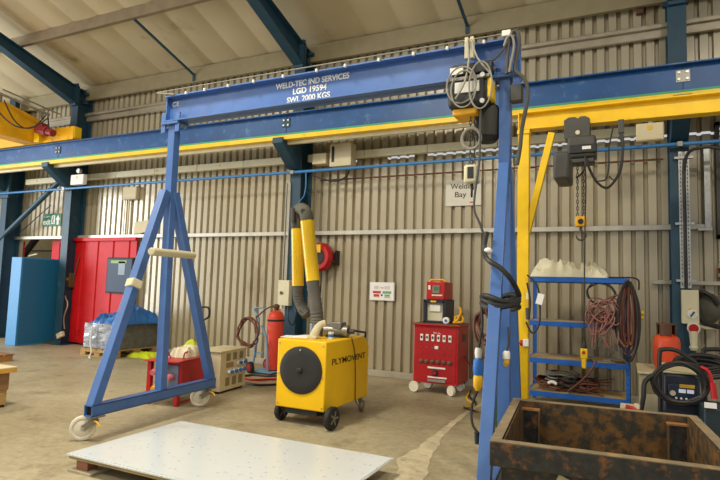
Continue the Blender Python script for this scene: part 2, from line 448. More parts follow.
# eaves beam, purlins, sheeting rails
def zrail(mb, x0, x1, y, z0, z1, d=.07):
    return mb.prism([(y, z0), (y, z1-.0), (y+d, z1), (y+d, z1-.006), (y+.006, z1-.006), (y+.006, z0+.006), (y+d*.6, z0+.006), (y+d*.6, z0)], 'x', x0, x1)
struct('trim_1', zrail(MB(), XL-3, XR, YW-.16, 5.50, 5.81, .12), EAVM)
mb = MB()
for Y in (6.75, 4.9, 3.0):
    zt = roofz(Y)-.005
    mb.prism([(Y, zt-.21), (Y, zt), (Y+.08, zt), (Y+.08, zt-.007), (Y+.007, zt-.007), (Y+.007, zt-.203), (Y+.07, zt-.203), (Y+.07, zt-.185), (Y+.077, zt-.185), (Y+.077, zt-.21)], 'x', XL-3, XR)
struct('trim_2', mb, PURM)
mb = MB(); yb = YW-.14                                            # upper sheeting rail
mb.box(XL-3, XR, yb, yb+.008, 5.145, 5.205).box(XL-3, XR, yb, YW-.01, 5.20, 5.21).box(XL-3, XR, yb+.05, yb+.058, 5.035, 5.15).box(XL-3, XR, yb, yb+.055, 5.143, 5.15).box(XL-3, XR, yb+.05, YW-.03, 5.03, 5.038)
struct('trim_3', mb, mat('upper_rail', '#b0a690', .35, metal=.4, var=.12))
mb = MB().box(-13.9, 1.02, YW-.10, YW-.01, 2.34, 2.41)
struct('trim_4', mb, mat('rail_white', '#c9c5b8', .4, metal=.3), .004)
struct('trim_5', MB().box(.35, 4, YW-.10, YW-.01, at(700, 285, YW-.1).z, at(700, 281, YW-.1).z), ZR, .004)
for X in (at(193, 75, 8.3).x, at(467, 25, 8.3).x):               # sag rods
    mb = MB().bar((X, 8.325, 5.52), (X, 8.325, 5.66), .06, .012).bar((X, 8.32, 5.65), (X, 6.77, roofz(6.77)-.24), .045, .03)
    struct('sag_rod', mb, CB)
COLX = (-11.10, -5.18, .665)
def column(X, y0=8.1, y1=8.48, z1=5.75, b=.22):
    mb = MB()
    mb.box(X-b/2, X+b/2, y0, y0+.02, 0, z1).box(X-b/2, X+b/2, y1-.02, y1, 0, z1).box(X-.008, X+.008, y0+.02, y1-.02, 0, z1)
    mb.box(X-b/2-.05, X+b/2+.05, y0-.04, y1-.005, 0, .02)
    # bracket that carries the crane rail
    mb.prism([(y0, 3.89), (7.5, 3.89), (7.5, 3.80), (y0-.12, 3.46), (y0, 3.46)], 'x', X-.1, X+.1)
    return mb
for X in COLX: struct('column', column(X), CB, .003)
mb = column(-13.36); mb.box(-13.58, -13.13, 8.04, 8.1, 3.3, 3.9); struct('column', mb, CB, .003)
for X in COLX:                                                    # rafters with a haunch at the column
    mb = MB(); b = .2
    bot = [(8.1, 5.335), (7.4, 5.59), (6.3, 5.985), (-2.5, roofz(-2.5)-.56)]
    top = [(8.45, roofz(8.45)-.2), (6.3, roofz(6.3)-.27), (-2.5, roofz(-2.5)-.3)]
    mb.prism(bot+top[::-1]+[(8.45, 5.335)], 'x', X-.01, X+.01)
    for i in range(3): mb.bar((X, bot[i][0], bot[i][1]), (X, bot[i+1][0], bot[i+1][1]), b, .02)
    for i in range(2): mb.bar((X, top[i][0], top[i][1]), (X, top[i+1][0], top[i+1][1]), b, .02)
    mb.box(X-.1, X+.1, 8.04, 8.1, 5.3, 5.8)
    for zc in (5.42, 5.62): mb.box(X-.15, X+.15, 8.25, 8.33, zc-.03, zc+.03)
    struct('rafter', mb, CB)
struct('wall_brace', MB().cyl(at(60, 181, 8.12), at(-45, 283, 8.12), .06, seg=14).cyl(at(51, 205, 8.35), at(12, 240, 8.35), .012, seg=6), CB)
# daylight window at the far right, beside the last column
fr = MB()
x0, x1, z0, z1 = 1.11, 2.95, 2.22, 3.77
fr.box(x0, x0+.05, YW-.06, YW+.06, z0, z1).box(x0, x1, YW-.06, YW+.06, z0, z0+.05).box(x0, x1, YW-.06, YW+.06, z1-.05, z1).box(x1-.05, x1, YW-.06, YW+.06, z0, z1)
o = struct('window_1', fr, DG)
mb = MB()
for k in range(9):
    z = 3.1+k*.07; mb.tbox((2.02, YW+.01, z), (.88, .034, .004), Matrix.Rotation(.5, 3, 'X'))
mb.build('louvre', DG, o)
mb = MB().box(1.13, 2.9, YW, YW+.02, 2.27, 3.05); mb.build('lower_board', mat('board_orange', '#a05a20', .6), o)
# galvanised channel between column and window
struct('trim_6', MB().box(.965, 1.035, YW-.12, YW-.02, 2.36, 3.42).box(.88, 1.05, YW-.13, YW-.1, 2.32, 2.36), GV, .003)
# the room beyond the far left doorway
mb = MB().box(-17.5, -9.8, 10.4, 10.5, 0, 3.8)
struct('wall_far', mb, BRICK)
mb = MB().cyl((-17, 10.3, 1.95), (-10, 10.3, 1.95), .03, seg=8).cyl((-17, 10.3, 2.2), (-10, 10.3, 2.2), .02, seg=8).bar(at(23, 256, 9.6), at(40, 236, 9.6)+Vector((.3, 0, .35)), .12, .12)
struct('trim_7', mb, mat('dark_brace', '#2e2a26', .6))
# red doors
def ribbed(mb, x0, x1, z0, z1, y, n):
    mb.box(x0, x1, y, y+.03, z0, z1)
    for k in range(n):
        xc = x0+(k+.5)*(x1-x0)/n
        mb.prism([(xc-.05, y), (xc-.03, y-.022), (xc+.03, y-.022), (xc+.05, y)], 'z', z0+.05, z1-.05)
    return mb
dA, dB = at(77, 238, 8.38).x, at(138, 238, 8.38).x
d1 = struct('door_1', ribbed(MB(), dA, dB, .05, 2.31, 8.36, 4).box(dA-.02, dB+.02, 8.30, 8.39, 2.27, 2.34), DR, .004)
wx0, wx1 = at(108, 258, 8.3).x, at(132, 258, 8.3).x; wz0, wz1 = at(120, 292, 8.3).z, at(120, 259, 8.3).z
MB().box(wx0-.03, wx1+.03, 8.31, 8.362, wz0-.03, wz1+.03).build('window_frame', BKR, d1, .01)
p = MB().box(wx0, wx1, 8.302, 8.311, wz0, wz1).build('window_pane', SCR, d1)
MB().box(wx0+.33, wx0+.52, 8.298, 8.303, wz0+.36, wz0+.64).build('paper_notice', mat('notice_grey', '#8fa0b0', .6), d1)
MB().box(wx0+.1, wx1-.15, 8.298, 8.303, wz1-.09, wz1-.03).build('green_sticker', mat('sticker_green', '#8fb070', .6), d1)
d2 = struct('door_2', ribbed(MB(), -13.3, at(24, 245, 8.62).x, .03, 2.31, 8.62, 2), DR, .004)
MB().bar((-13.0, 8.58, 1.95), (-12.7, 8.58, 2.0), .03, .04, (0, 0, 1)).build('door_bar', TW, d2)
d3 = struct('door_3', ribbed(MB(), at(52, 248, 8.62).x, -11.2, .03, 2.32, 8.62, 2), DR, .004)
MB().box(-11.5, -11.47, 8.57, 8.62, .95, 1.15).build('door_handle', BKR, d3)

# ================================================================== OVERHEAD
# crane runway beam
rt = thing('crane_runway_beam', 'long blue steel crane runway beam running along the wall above the pipe', 'beam', (-5, 7.65, 3.85))
zt, zb = 4.31, 3.93
ry = 7.65
mb = MB().box(-18, 5, ry-.1, ry+.1, zt-.018, zt).box(-18, 5, ry-.008, ry+.008, zb, zt-.018).box(-18, 5, ry-.1, ry+.1, zb, zb+.018)
mb.build('web', RB, rt)
MB().box(-18, 5, ry-.11, ry-.09, zb-.005, zb+.028).build('green_stripe', GR, rt)
MB().box(-18, 5, ry-.12, ry+.0, zb-.075, zb-.006).build('yellow_strip', YE, rt)
MB().box(-18, 5, ry+.0, ry+.06, zb-.13, zb-.08).build('conductor_rail', TR, rt)
for px in (58, 286, 683):
    X = at(px, {58: 150, 286: 125, 683: 75}[px], ry-.02).x
    mb = MB(); mb.box(X-.003, X+.003, ry-.012, ry-.008, zb+.03, zt-.03); jp = mb.build('splice', BKR, rt)
    mb = MB()
    mb.box(X-.075, X+.075, ry-.018, ry-.008, zt-.22, zt-.07); mb.build('splice_plate', CB if px < 600 else GY, rt)
    for dx in (-.045, .045):
        for dz in (-.185, -.10): MB().cyl((X+dx, ry-.018, zt+dz), (X+dx, ry-.032, zt+dz), .017, seg=8).build('bolt', GV, rt)
# overhead travelling crane at the far left
rt = thing('overhead_crane', 'orange-yellow overhead crane girder and end carriage on the runway beam at far left', 'crane', (-11.3, 7.65, 4.312))
MB().box(-12.9, -10.33, 7.55, 7.75, 4.34, 4.62).build('end_carriage', YO, rt, .01)
MB().box(-10.37, -10.31, 7.57, 7.73, 4.37, 4.6).build('end_cap', YE, rt, .004)
mb = MB(); gx = -11.5
mb.prism([(7.8, 4.345), (7.8, 4.8), (7.5, 4.9), (6.9, 5.03), (.5, 5.03), (.5, 4.345)], 'x', gx-.4, gx)
mb.build('girder', YO, rt, .006)
MB().box(-11.45, -11.28, 7.45, 7.55, 4.34, 4.55).build('buffer_bracket', YE, rt, .005)
mc = MB(); q = at(38, 129, 7.4)
mc.cyl(q, q+Vector((.36, -.02, -.10)), .1, seg=14).cyl(q+Vector((.36, -.02, -.10)), q+Vector((.55, -.03, -.15)), .075, seg=14).box(q.x+.05, q.x+.22, 7.32, 7.47, q.z-.03, q.z+.1)
mo = mc.build('drive_motor', mat('motor_maroon', '#8c1f2a', .45), rt, .01)
mb = MB(); a, b_ = at(50, 115, 7.35), at(-8, 90, 6.4)
mb.bar(a, b_, .04, .04); a2 = a+Vector((.1, .15, .05)); mb.bar(a2, b_+Vector((.1, .15, .05)), .025, .025)
for t in (.15, .5, .85):
    p = a.lerp(b_, t); mb.box(p.x-.02, p.x+.02, p.y-.02, p.y+.02, p.z-.15, p.z)
mb.build('festoon_track', GY, rt)
for k, (p0, p1, sag) in enumerate(((at(46, 115, 7.3), at(4, 100, 6.6), .42), (at(48, 118, 7.25), at(-6, 105, 6.5), .33), (at(48, 116, 7.3), at(49, 128, 7.35), .02))):
    pts = [p0.lerp(p1, t)-Vector((0, 0, sag*4*t*(1-t))) for t in (0, .2, .4, .6, .8, 1)]
    MB().tube(pts, .014, 6).build('festoon_cable', CAB, rt)
# blue pipe
mb = MB().cyl((-17, 8.0, 3.40), (6.0, 8.0, 3.40), .026, seg=12)
rt = thing('compressed_air_pipe', 'thin bright blue pipe running the whole length of the wall', 'pipe', (-5, 8.0, 3.40))
mb.build('run', PB, rt)
for X in COLX: MB().box(X-.03, X+.03, 7.97, 8.098, 3.37, 3.43).build('clip', GY, rt)
X = at(300, 190, 8.0).x
MB().tube([at(306, 172, 8.0), at(306, 185, 8.03), at(304, 196, 8.05), at(299, 203, 8.05), at(297, 220, 8.05)], .011, 8).build('drop_pipe', PB, rt)
rt = solo('copper_pipe', MB().cyl((-4.9, YW-.014, 3.33), (.5, YW-.014, 3.33), .012, seg=8), CBR, 'thin brown pipe fixed to the wall just below the bright blue pipe', 'pipe', (-2, YW-.014, 3.33))
# trunking
rt = thing('cable_trunking', 'cream square cable trunking along the wall above the blue pipe', 'trunking', (-5, 8.3, 3.63))
for (a, b_) in ((-12.85, -11.25), (-10.95, -5.32), (-5.04, .52)):
    n = max(1, round((b_-a)/1.2))
    for k in range(n):
        s0 = a+(b_-a)*k/n; s1 = a+(b_-a)*(k+1)/n
        MB().box(s0+.004, s1-.004, YW-.25, YW-.15, 3.63, 3.755).build('trunking_length', TR, rt, .004)
for px in (37, 157, 220):
    p = at(px, 181 if px < 100 else 165, YW-.25)
    MB().cyl((p.x, YW-.254, 3.70), (p.x, YW-.25, 3.70), .025, seg=12).build('warning_sticker', GLD, rt)
rt = thing('junction_box', 'large cream junction box on the trunking right of the middle column', 'box', (-4.7, 8.1, 3.55))
p0, p1 = at(330, 144, 8.05), at(354, 165, 8.05)
MB().box(p0.x, p1.x-.06, 8.05, 8.245, p1.z, p0.z).build('case', BX, rt, .01)
MB().box(p0.x+.04, p0.x+.09, 8.043, 8.05, p1.z+.08, p0.z-.05).build('slot', BKR, rt, .003)
MB().box(p0.x-.35, p0.x-.08, 8.07, 8.245, p1.z+.07, p1.z+.26).build('side_case', CR, rt, .008)
pp = [at(349, 164, 8.12), at(348, 174, 8.1), at(338, 181, 8.08), at(322, 179, 8.06), at(311, 174, 8.05)]
MB().tube(pp, .013, 6).build('cable', CAB, rt)
# emergency lights / white boxes
def wbox(pa, pb, Y, name, label, cat, m=WH, sticker=True, d=.09):
    a, b2 = at(*pa, Y), at(*pb, Y)
    r = thing(name, label, cat, ((a.x+b2.x)/2, Y, b2.z))
    MB().box(a.x, b2.x, Y, Y+d, b2.z, a.z).build('case', m, r, .006)
    MB().box(a.x+.01, b2.x-.01, Y-.006, Y, b2.z+.01, a.z-.01).build('front_panel', m, r, .002)
    if sticker:
        cx_, cz_ = (a.x+b2.x)/2, a.z*.7+b2.z*.3
        MB().cyl((cx_, Y-.009, cz_), (cx_, Y-.005, cz_), min(.03, (a.z-b2.z)*.18), seg=12).build('sticker', GLD, r)
    return r
r = wbox((71, 175), (83, 184), 7.9, 'emergency_light', 'small white box with a round lamp under the runway beam on the far left column', 'light')
q = at(80, 171, 7.9); MB().lathe([(.0, -.04), (.05, -.02), (.06, .03), (.05, .05)], q, (0, -1, 0), 14).build('lamp_head', GV, r)
MB().bar(at(76, 179, 7.99), at(76, 179, 7.99)+Vector((-.28, .3, 0)), .03, .03, (0, 0, 1)).build('bracket', GY, r)
wbox((636, 124), (664, 139), 7.5, 'control_box', 'white control box with a yellow sticker under the runway beam behind the yellow boom', 'box', CR)
a = at(650, 124, 7.55)
MB().box(a.x-.02, a.x+.02, 7.53, 7.57, a.z-.03, 3.86).build('hanger', GY, bpy.data.objects['control_box'])
wbox((123, 187), (136, 199), YW-.1, 'junction_box', 'beige square box on the wall left of the gantry post under the blue pipe', 'box', BX, False)
r = bpy.data.objects['junction_box.001']; a = at(129, 199, YW-.05)
MB().cyl((a.x, YW-.04, a.z), (a.x, YW-.04, 2.41), .022, seg=8).cyl((a.x-.12, YW-.04, a.z), (a.x-.12, YW-.04, 2.41), .012, seg=8).build('conduit', TR, r)
a = at(140, 234, YW-.12)
mb = MB().tbox((a.x, YW-.08, 2.41+.15), (.20, .03, .135), Matrix.Rotation(-.15, 3, 'X')@Matrix.Rotation(-.12, 3, 'Y'))
solo('tilted_panel', mb, BX, 'tilted beige panel resting on the white rail above the red door', 'panel', (a.x, YW-.08, 2.411), .008)  # plain beige plate tilted on the rail
# dark bit on upper wall
a = at(640, 8, YW-.07); solo('vent_plug', MB().box(a.x-.05, a.x+.05, YW-.08, YW-.005, a.z-.08, a.z+.06), mat('plug_brown', '#5b3a2c', .6), 'small brown box on the wall high up left of the right column', 'box', a, .01)

# ---------------- signs
def board(pa, pb, Y, name, label, m, d=None):
    d = YW-.001-Y
    a, b2 = at(*pa, Y), at(*pb, Y)
    r = thing(name, label, 'sign', ((a.x+b2.x)/2, Y, b2.z)); MB().box(a.x, b2.x, Y, Y+d, b2.z, a.z).build('board', m, r, .002)
    return r, a, b2
r, a, b2 = board((43, 214), (60.5, 226), YW-.015, 'exit_sign', 'green and white exit sign on the wall left of the far left column', EXG)
W_, H_ = b2.x-a.x, a.z-b2.z; cx_ = (a.x+b2.x)/2
text('lettering', 'exit', H_*.62, (a.x+W_*.24, YW-.017, b2.z+H_*.34), FRONT, CE_, r, width=W_*.4, bold=.004)
text('small_lettering', 'Emergency', H_*.2, (a.x+W_*.24, YW-.017, b2.z+H_*.78), FRONT, CE_, r, width=W_*.38)
mb = MB().box(a.x+W_*.50, a.x+W_*.68, YW-.019, YW-.015, b2.z+H_*.18, b2.z+H_*.86); mb.build('door_symbol', CE_, r)
mb = MB(); bx = a.x+W_*.59; bz = b2.z+H_*.5
mb.cyl((bx, YW-.021, bz+H_*.22), (bx, YW-.018, bz+H_*.22), H_*.07, seg=10)
mb.bar((bx, YW-.02, bz+H_*.14), (bx-W_*.015, YW-.02, bz-H_*.06), .004, W_*.055, (0, 1, 0)).bar((bx-W_*.015, YW-.02, bz-H_*.04), (bx+W_*.03, YW-.02, bz-H_*.28), .004, W_*.03, (0, 1, 0)).bar((bx-W_*.015, YW-.02, bz-H_*.04), (bx-W_*.05, YW-.02, bz-H_*.24), .004, W_*.03, (0, 1, 0))
mb.build('running_man', EXG, r)
ax = a.x+W_*.84; mb = MB().prism([(ax, bz+H_*.38), (ax+W_*.12, bz), (ax+W_*.05, bz), (ax+W_*.05, bz-H_*.38), (ax-W_*.05, bz-H_*.38), (ax-W_*.05, bz), (ax-W_*.12, bz)], 'y', YW-.019, YW-.015)
mb.build('arrow', CE_, r)
r, a, b2 = board((446, 181), (481, 205), YW-.03, 'welding_bay_sign', 'white rectangular sign lettered Welding Bay on the wall', mat('sign_white', '#d8d4c4', .6, var=.03))
W_, H_ = b2.x-a.x, a.z-b2.z
text('lettering', 'Welding', H_*.30, (a.x+W_*.5, YW-.033, a.z-H_*.25), FRONT, BLK, r, width=W_*.72)
text('lettering', 'Bay', H_*.30, (a.x+W_*.42, YW-.033, a.z-H_*.57), FRONT, BLK, r, width=W_*.32)
MB().box(a.x+W_*.69, a.x+W_*.82, YW-.034, YW-.03, b2.z+H_*.10, b2.z+H_*.14).build('red_mark', RD, r)
r, a, b2 = board((370, 282), (394, 301), YW-.04, 'notice_board', 'white framed notice with red and green blocks on the wall', WH)
W_, H_ = b2.x-a.x, a.z-b2.z
MB().box(a.x+.012, b2.x-.012, YW-.044, YW-.039, b2.z+.012, a.z-.012).build('sheet', PAPER, r)
RBk = mat('block_red', '#c03848', .6); GBk = mat('block_green', '#6aa87a', .6); OBk = mat('block_orange', '#e0a850', .6); PLk = mat('faint_print', '#d8c8c0', .6)
for nm, m_, u0, u1, v0, v1 in (('red_block', RBk, .14, .46, .38, .52), ('green_block', GBk, .54, .88, .38, .52), ('red_block', RBk, .17, .40, .22, .34), ('green_block', GBk, .62, .83, .22, .34),
                            ('orange_block', OBk, .17, .42, .17, .21), ('orange_block', OBk, .60, .86, .14, .19), ('black_dot', BLK, .47, .54, .24, .34), ('printed_text', PLk, .18, .36, .62, .8), ('printed_text', PLk, .42, .6, .66, .74), ('printed_text', PLk, .62, .82, .62, .8)):
    MB().box(a.x+W_*u0, a.x+W_*u1, YW-.047, YW-.043, b2.z+H_*v0, b2.z+H_*v1).build(nm, m_, r)

# ================================================================== GANTRY CRANE
GYc = 4.43
g = thing('gantry_crane', 'blue steel A-frame gantry crane on white casters with white lettering', 'crane', (-2.9, GYc, 0))
gx0, gx1, gz0, gz1 = -4.56, -.745, 3.195, 3.485
XF = Matrix.Translation((gx1, GYc, 0))@Matrix.Rotation(-.016, 4, 'Z')@Matrix.Translation((-gx1, -GYc, 0))
mb = MB().box(gx0, gx1, GYc-.085, GYc+.085, gz1-.014, gz1).box(gx0, gx1, GYc-.085, GYc+.085, gz0, gz0+.014).box(gx0, gx1, GYc-.006, GYc+.006, gz0, gz1)
mb.box(gx0, gx0+.012, GYc-.06, GYc+.06, gz0+.01, gz1-.01).box(gx1-.012, gx1, GYc-.085, GYc+.085, gz0-.0, gz1)
mb.build('beam', GB, g)
yl = GYc-.008
for s_, pxa, pxb, py, sz in (('WELD-TEC IND SERVICES', 274, 348, 80.2, .08), ('LGD 19594', 291, 325, 88.4, .08), ('SWL 2000 KGS', 285, 328.5, 96.7, .08)):
    a, b2 = at(pxa, py+.0, yl), at(pxb, py, yl)
    zz = at((pxa+pxb)/2, py, yl).z
    text('lettering', s_, sz, ((a.x+b2.x)/2, yl, zz), FRONT, CE_, g, width=(b2.x-a.x), bold=.002)
text('lettering', 'CE', .075, (gx0+.09, yl, 3.405), FRONT, CE_, g, width=.1)
# taut wire with clips on the top flange
mb = MB().cyl((gx0-.12, GYc-.09, gz1+.05), (gx0+.05, GYc-.095, gz1+.05), .008, seg=6).cyl((gx0-.12, GYc-.09, gz1+.055), (gx1+.02, GYc-.095, gz1+.03), .006, seg=6).cyl((gx0-.12, GYc-.09, gz1+.05), (gx0+.15, GYc-.095, gz1-.0), .008, seg=6)
mb.build('festoon_wire', CGR, g)
for px in (182, 201, 225, 251, 281, 315, 344, 378, 413, 447, 484):
    X = at(px, 102-.178*(px-172), GYc-.09).x
    MB().box(X-.010, X+.010, GYc-.105, GYc-.08, gz1-.022, gz1+.008).build('cable_clip', WH, g, .003)
XF = None
def trestle(xt, xf, yf, xr, yr, GYc, zsplit, foam):
    """xt: apex x; foot beam from (xf,yf) to (xr,yr)"""
    zf = .275; F0 = Vector((xf, yf, zf)); F1 = Vector((xr, yr, zf)); mid = F0.lerp(F1, .5); ax = (F1-F0).normalized()
    nrm = Vector((ax.y, -ax.x, 0))
    ap = Vector((xt, GYc, zsplit))
    MB().bar((xt, GYc, gz0-.03), (xt, GYc, zsplit-.12), .09, .09).build('top_post', GB, g, .004)
    MB().box(xt-.12, xt+.12, GYc-.085, GYc+.085, gz0-.03, gz0-.002).build('top_plate', GB, g, .003)
    for dx in (-.1, .1):
        for dy in (-.055, .055): MB().cyl((xt+dx, GYc+dy, gz0-.05), (xt+dx, GYc+dy, gz0+.03), .014, seg=6).build('bolt', GV, g)
        MB().box(xt+dx-.03, xt+dx+.03, GYc-.07, GYc-.05, gz0-.12, gz0+.1).build('clamp', GB, g, .003)
    MB().bar(F0-ax*.055+Vector((0, 0, .03)), ap+Vector((0, -.08 if foam else -.045, .0)), .09 if foam else .08, .09 if foam else .08, nrm).build('leg', GB, g, .004)
    MB().bar(F1+ax*.015+Vector((0, 0, .03)), ap+Vector((0, .045, .0)), .092, .092, nrm).build('leg', GB, g, .004)
    MB().bar((mid.x, mid.y, zf), (xt, GYc+.0, zsplit-.1), .088, .088, nrm).build('centre_post', GB, g, .004)
    bs = MB()                                                     # open-ended box-section foot beam
    e0 = F0-ax*.1; e1 = F1+ax*.06; h = .05; up = Vector((0, 0, 1))
    for (o_, wv, hv) in ((up*(h-.005), .11, .01), (-up*(h-.005), .11, .01)):
        bs.bar(e0+o_, e1+o_, wv-.01, hv, nrm)
    for s_ in (-1, 1): bs.bar(e0+nrm*s_*(h-.005), e1+nrm*s_*(h-.005), .01, .10, nrm)
    bs.build('foot_beam', GB, g)
    MB().bar(e0+ax*.03, e0+ax*.035, .09, .09, nrm).build('tube_inner_shade', BLK, g)  # black plate stands for the shade inside the open tube end
    for (pp_, ang) in ((F0-ax*.02, 2.6), (F1, .3)):
        c = MB(); top = Vector((pp_.x, pp_.y, zf-.05))
        d = Vector((.66, .75, 0)).normalized(); q = Vector((d.y, -d.x, 0)); off = -d*.05 if True else d
        wc = Vector((pp_.x, pp_.y, .112))+Vector((-.085, -.05, 0))
        c.box(top.x-.07, top.x+.07, top.y-.055, top.y+.055, top.z-.012, top.z)
        c.cyl((top.x, top.y, top.z-.05), (top.x, top.y, top.z), .03, seg=12)
        for s_ in (-1, 1): c.bar(top+q*s_*.035-Vector((0, 0, .045)), wc+q*s_*.035, .006, .055, q)
        c.bar(top+q*.045-Vector((0, 0, .05)), top-q*.045-Vector((0, 0, .05)), .07, .012, d)
        co = c.build('caster', GY, g)
        wb = MB().lathe([(.03, -.03), (.06, -.026), (.075, -.018), (.088, -.027), (.106, -.022), (.11, -.01), (.11, .01), (.106, .022), (.088, .027), (.075, .018), (.06, .026), (.03, .03)], wc, q, 28)
        wb.build('caster_wheel', WL, co)
        MB().cyl(wc-q*.042, wc+q*.042, .016, seg=10).build('axle', GV, co)
        MB().tube([top+Vector((.03, -.03, -.04)), top+Vector((.1, -.05, -.045)), top+Vector((.14, -.05, -.075))], .009, 6).build('brake_lever', GLD, co)
trestle(-4.475, -4.315, 3.60, -4.40, 5.20, GYc+.06, 2.42, True)
trestle(-.852, -.74, 3.33, -.89, 5.25, GYc, 2.45, False)
# padded cross bar lashed between the legs, and tape on the front leg
def alongleg(F, ap, z): t = (z-F.z)/(ap.z-F.z); return F.lerp(ap, t)
LF, LR, AP = Vector((-4.312, 3.545, .305)), Vector((-4.40, 5.20, .325)), Vector((-4.475, 4.41, 2.42))
zc = at(148, 252, 4.1).z
p0 = at(151, 251.5, 3.96); p1 = at(193.5, 255.5, 4.72)
MB().cyl(p0, p1, .04, seg=14).build('foam_pad', CREAMT, g, .01)
zc = at(134, 284, 3.95).z; p0 = alongleg(LF, AP, zc-.04); p1 = alongleg(LF, AP, zc+.04)
MB().bar(p0, p1, .118, .118, (1, -.2, 0)).build('tape_wrap', CREAMT, g, .01)
# hose looped over the right end of the beam
x = gx1
pts = [at(*q_, GYc-.12) for q_ in ((507, 74), (507, 58), (509, 42), (513, 32), (518, 33), (519, 44), (516, 60), (515, 70), (519, 74), (525, 80), (528, 92), (526, 108), (522, 128), (520, 148), (517, 165))]
hs = thing('power_cable', 'thick dark cable looped over the right end of the gantry beam', 'cable', (x, GYc-.1, gz0))
MB().tube(pts, .016, 8, 4).build('cable_run', DG, hs)
MB().tube([at(*q_, GYc-.14) for q_ in ((504, 46), (507, 38), (512, 36), (514, 46), (511, 62), (509, 72))], .01, 6, 4).build('thin_cable', CGR, hs)
MB().box(x-.12, x-.05, GYc-.12, GYc-.095, gz1+.0, gz1+.05).build('clip', WH, hs, .005)
MB().box(-.80, -.71, GYc-.09, GYc+.0, gz0-.24, gz0-.11).build('socket_box', DG, g, .006)

# ================================================================== CHAIN HOIST ON THE GANTRY
hx = at(474, 95, 4.3).x
h = thing('chain_hoist', 'black electric chain hoist with coiled grey wires hanging from the gantry beam', 'hoist', (hx, GYc, 2.9))
zc = at(471, 88, 4.3).z
MB().box(hx-.18, hx+.15, GYc-.17, GYc+.12, zc+.10, zc+.2).build('trolley', BK, h, .015)
for sx in (-.13, .13):
    for sy in (-.11, .05): MB().cyl((hx+sx, GYc+sy, gz0+.045), (hx+sx, GYc+sy+.05, gz0+.045), .03, seg=14).build('trolley_wheel', GY, h)
    MB().box(hx+sx-.03, hx+sx+.03, GYc-.14, GYc-.125, zc+.18, gz0+.08).build('trolley_plate', BK, h, .003)
    MB().box(hx+sx-.03, hx+sx+.03, GYc+.105, GYc+.12, zc+.18, gz0+.08).build('trolley_plate', BK, h, .003)
MB().box(hx-.205, hx+.125, GYc-.2, GYc+.12, zc-.17, zc+.09).build('hoist_body', BK, h, .035)
MB().box(hx-.21, hx+.14, GYc-.21, GYc+.13, zc+.045, zc+.075).build('body_rib', GY, h, .005)
MB().box(hx-.14, hx+.06, GYc-.208, GYc-.2, zc-.06, zc+.03).build('rating_plate', WH, h, .003)
MB().box(hx-.19, hx-.08, GYc-.178, GYc-.17, zc+.11, zc+.17).build('white_label', WH, h, .003)
MB().box(hx-.17, hx+.03, GYc-.16, GYc+.06, zc-.225, zc-.17).build('chain_guide', YO, h, .012)
MB().box(hx+.115, hx+.155, GYc-.19, GYc-.02, zc-.12, zc+.05).build('end_cover', YE, h, .015)
for dz in (.06, -.15): MB().cyl((hx+.09, GYc-.205, zc+dz), (hx+.09, GYc-.235, zc+dz), .02, seg=10).build('bolt', GV, h)
mb = MB(); mb.lathe([(.07, 0), (.105, .04), (.112, .25), (.085, .30)], (hx+.075, GYc+.02, zc-.42), (0, 0, 1), 18); mb.build('chain_bag', mat('bag_dark', '#33312a', .7), h)
# cable loops on the hoist
def ringpts(c, rx, rz, n=12, tilt=0.0, y=0): return [Vector((c[0]+rx*math.cos(2*PI*k/n), c[1]+y+tilt*math.sin(2*PI*k/n), c[2]+rz*math.sin(2*PI*k/n))) for k in range(n)]
for k, (cx_, cz_, rx_, rz_) in enumerate(((-.08, .0, .12, .15), (-.06, -.04, .10, .15), (.08, -.03, .09, .19))):
    MB().tube(ringpts((hx+cx_, GYc-.225-k*.012, zc+cz_), rx_, rz_), .007, 6, 3, True).build('wire_coil', CGR, h)
MB().tube([(hx-.05, GYc-.16, gz1+.0), (hx-.03, GYc-.2, zc+.2), (hx-.05, GYc-.25, zc+.0), (hx-.12, GYc-.25, zc-.12)], .008, 6, 4).tube([(hx-.02, GYc-.16, gz1), (hx+.04, GYc-.2, zc+.22), (hx+.16, GYc-.24, zc+.05)], .008, 6, 4).build('feed_wire', CGR, h)
MB().tube([(hx+.03, GYc-.12, gz0+.09), (hx+.16, GYc-.14, gz0+.1), (hx+.25, GYc-.14, gz0+.2), (hx+.29, GYc-.12, gz1), (hx+.34, GYc-.1, gz1+.05)], .009, 6, 4).build('feed_cable', DG, h)
for dx in (-.065, -.02): MB().box(hx+dx-.014, hx+dx+.014, GYc-.15, GYc-.1, gz0+.14, gz1+.03).build('clip', TR, h, .003)
def chain(x, y, z0, z1, name, par, r=.016, wire=.0045):
    mb = MB(); n = int((z1-z0)/(r*2.1))
    for k in range(n):
        zc_ = z1-(k+.5)*(z1-z0)/n
        pts = []
        for j in range(8):
            a = 2*PI*j/8; u_, w_ = r*.65*math.cos(a), r*1.35*math.sin(a)
            pts.append((x+(u_ if k % 2 else 0), y+(0 if k % 2 else u_), zc_+w_))
        mb.tube(pts, wire, 5, 0, True)
    return mb.build(name, CHAIN, par)
bz = at(470, 175, 4.36).z
for dx in (-.018, .018): chain(hx+dx-.02, GYc-.08, bz+.07, zc-.22, 'chain', h)
hc = Vector((hx-.02, GYc-.08, bz))
blk = MB().box(hc.x-.058, hc.x+.058, hc.y-.05, hc.y+.05, bz-.075, bz+.075).build('hook_block', TR, h, .018)
MB().box(hc.x-.025, hc.x+.025, hc.y-.056, hc.y-.05, bz-.04, bz+.055).build('slot', BK, blk, .004)
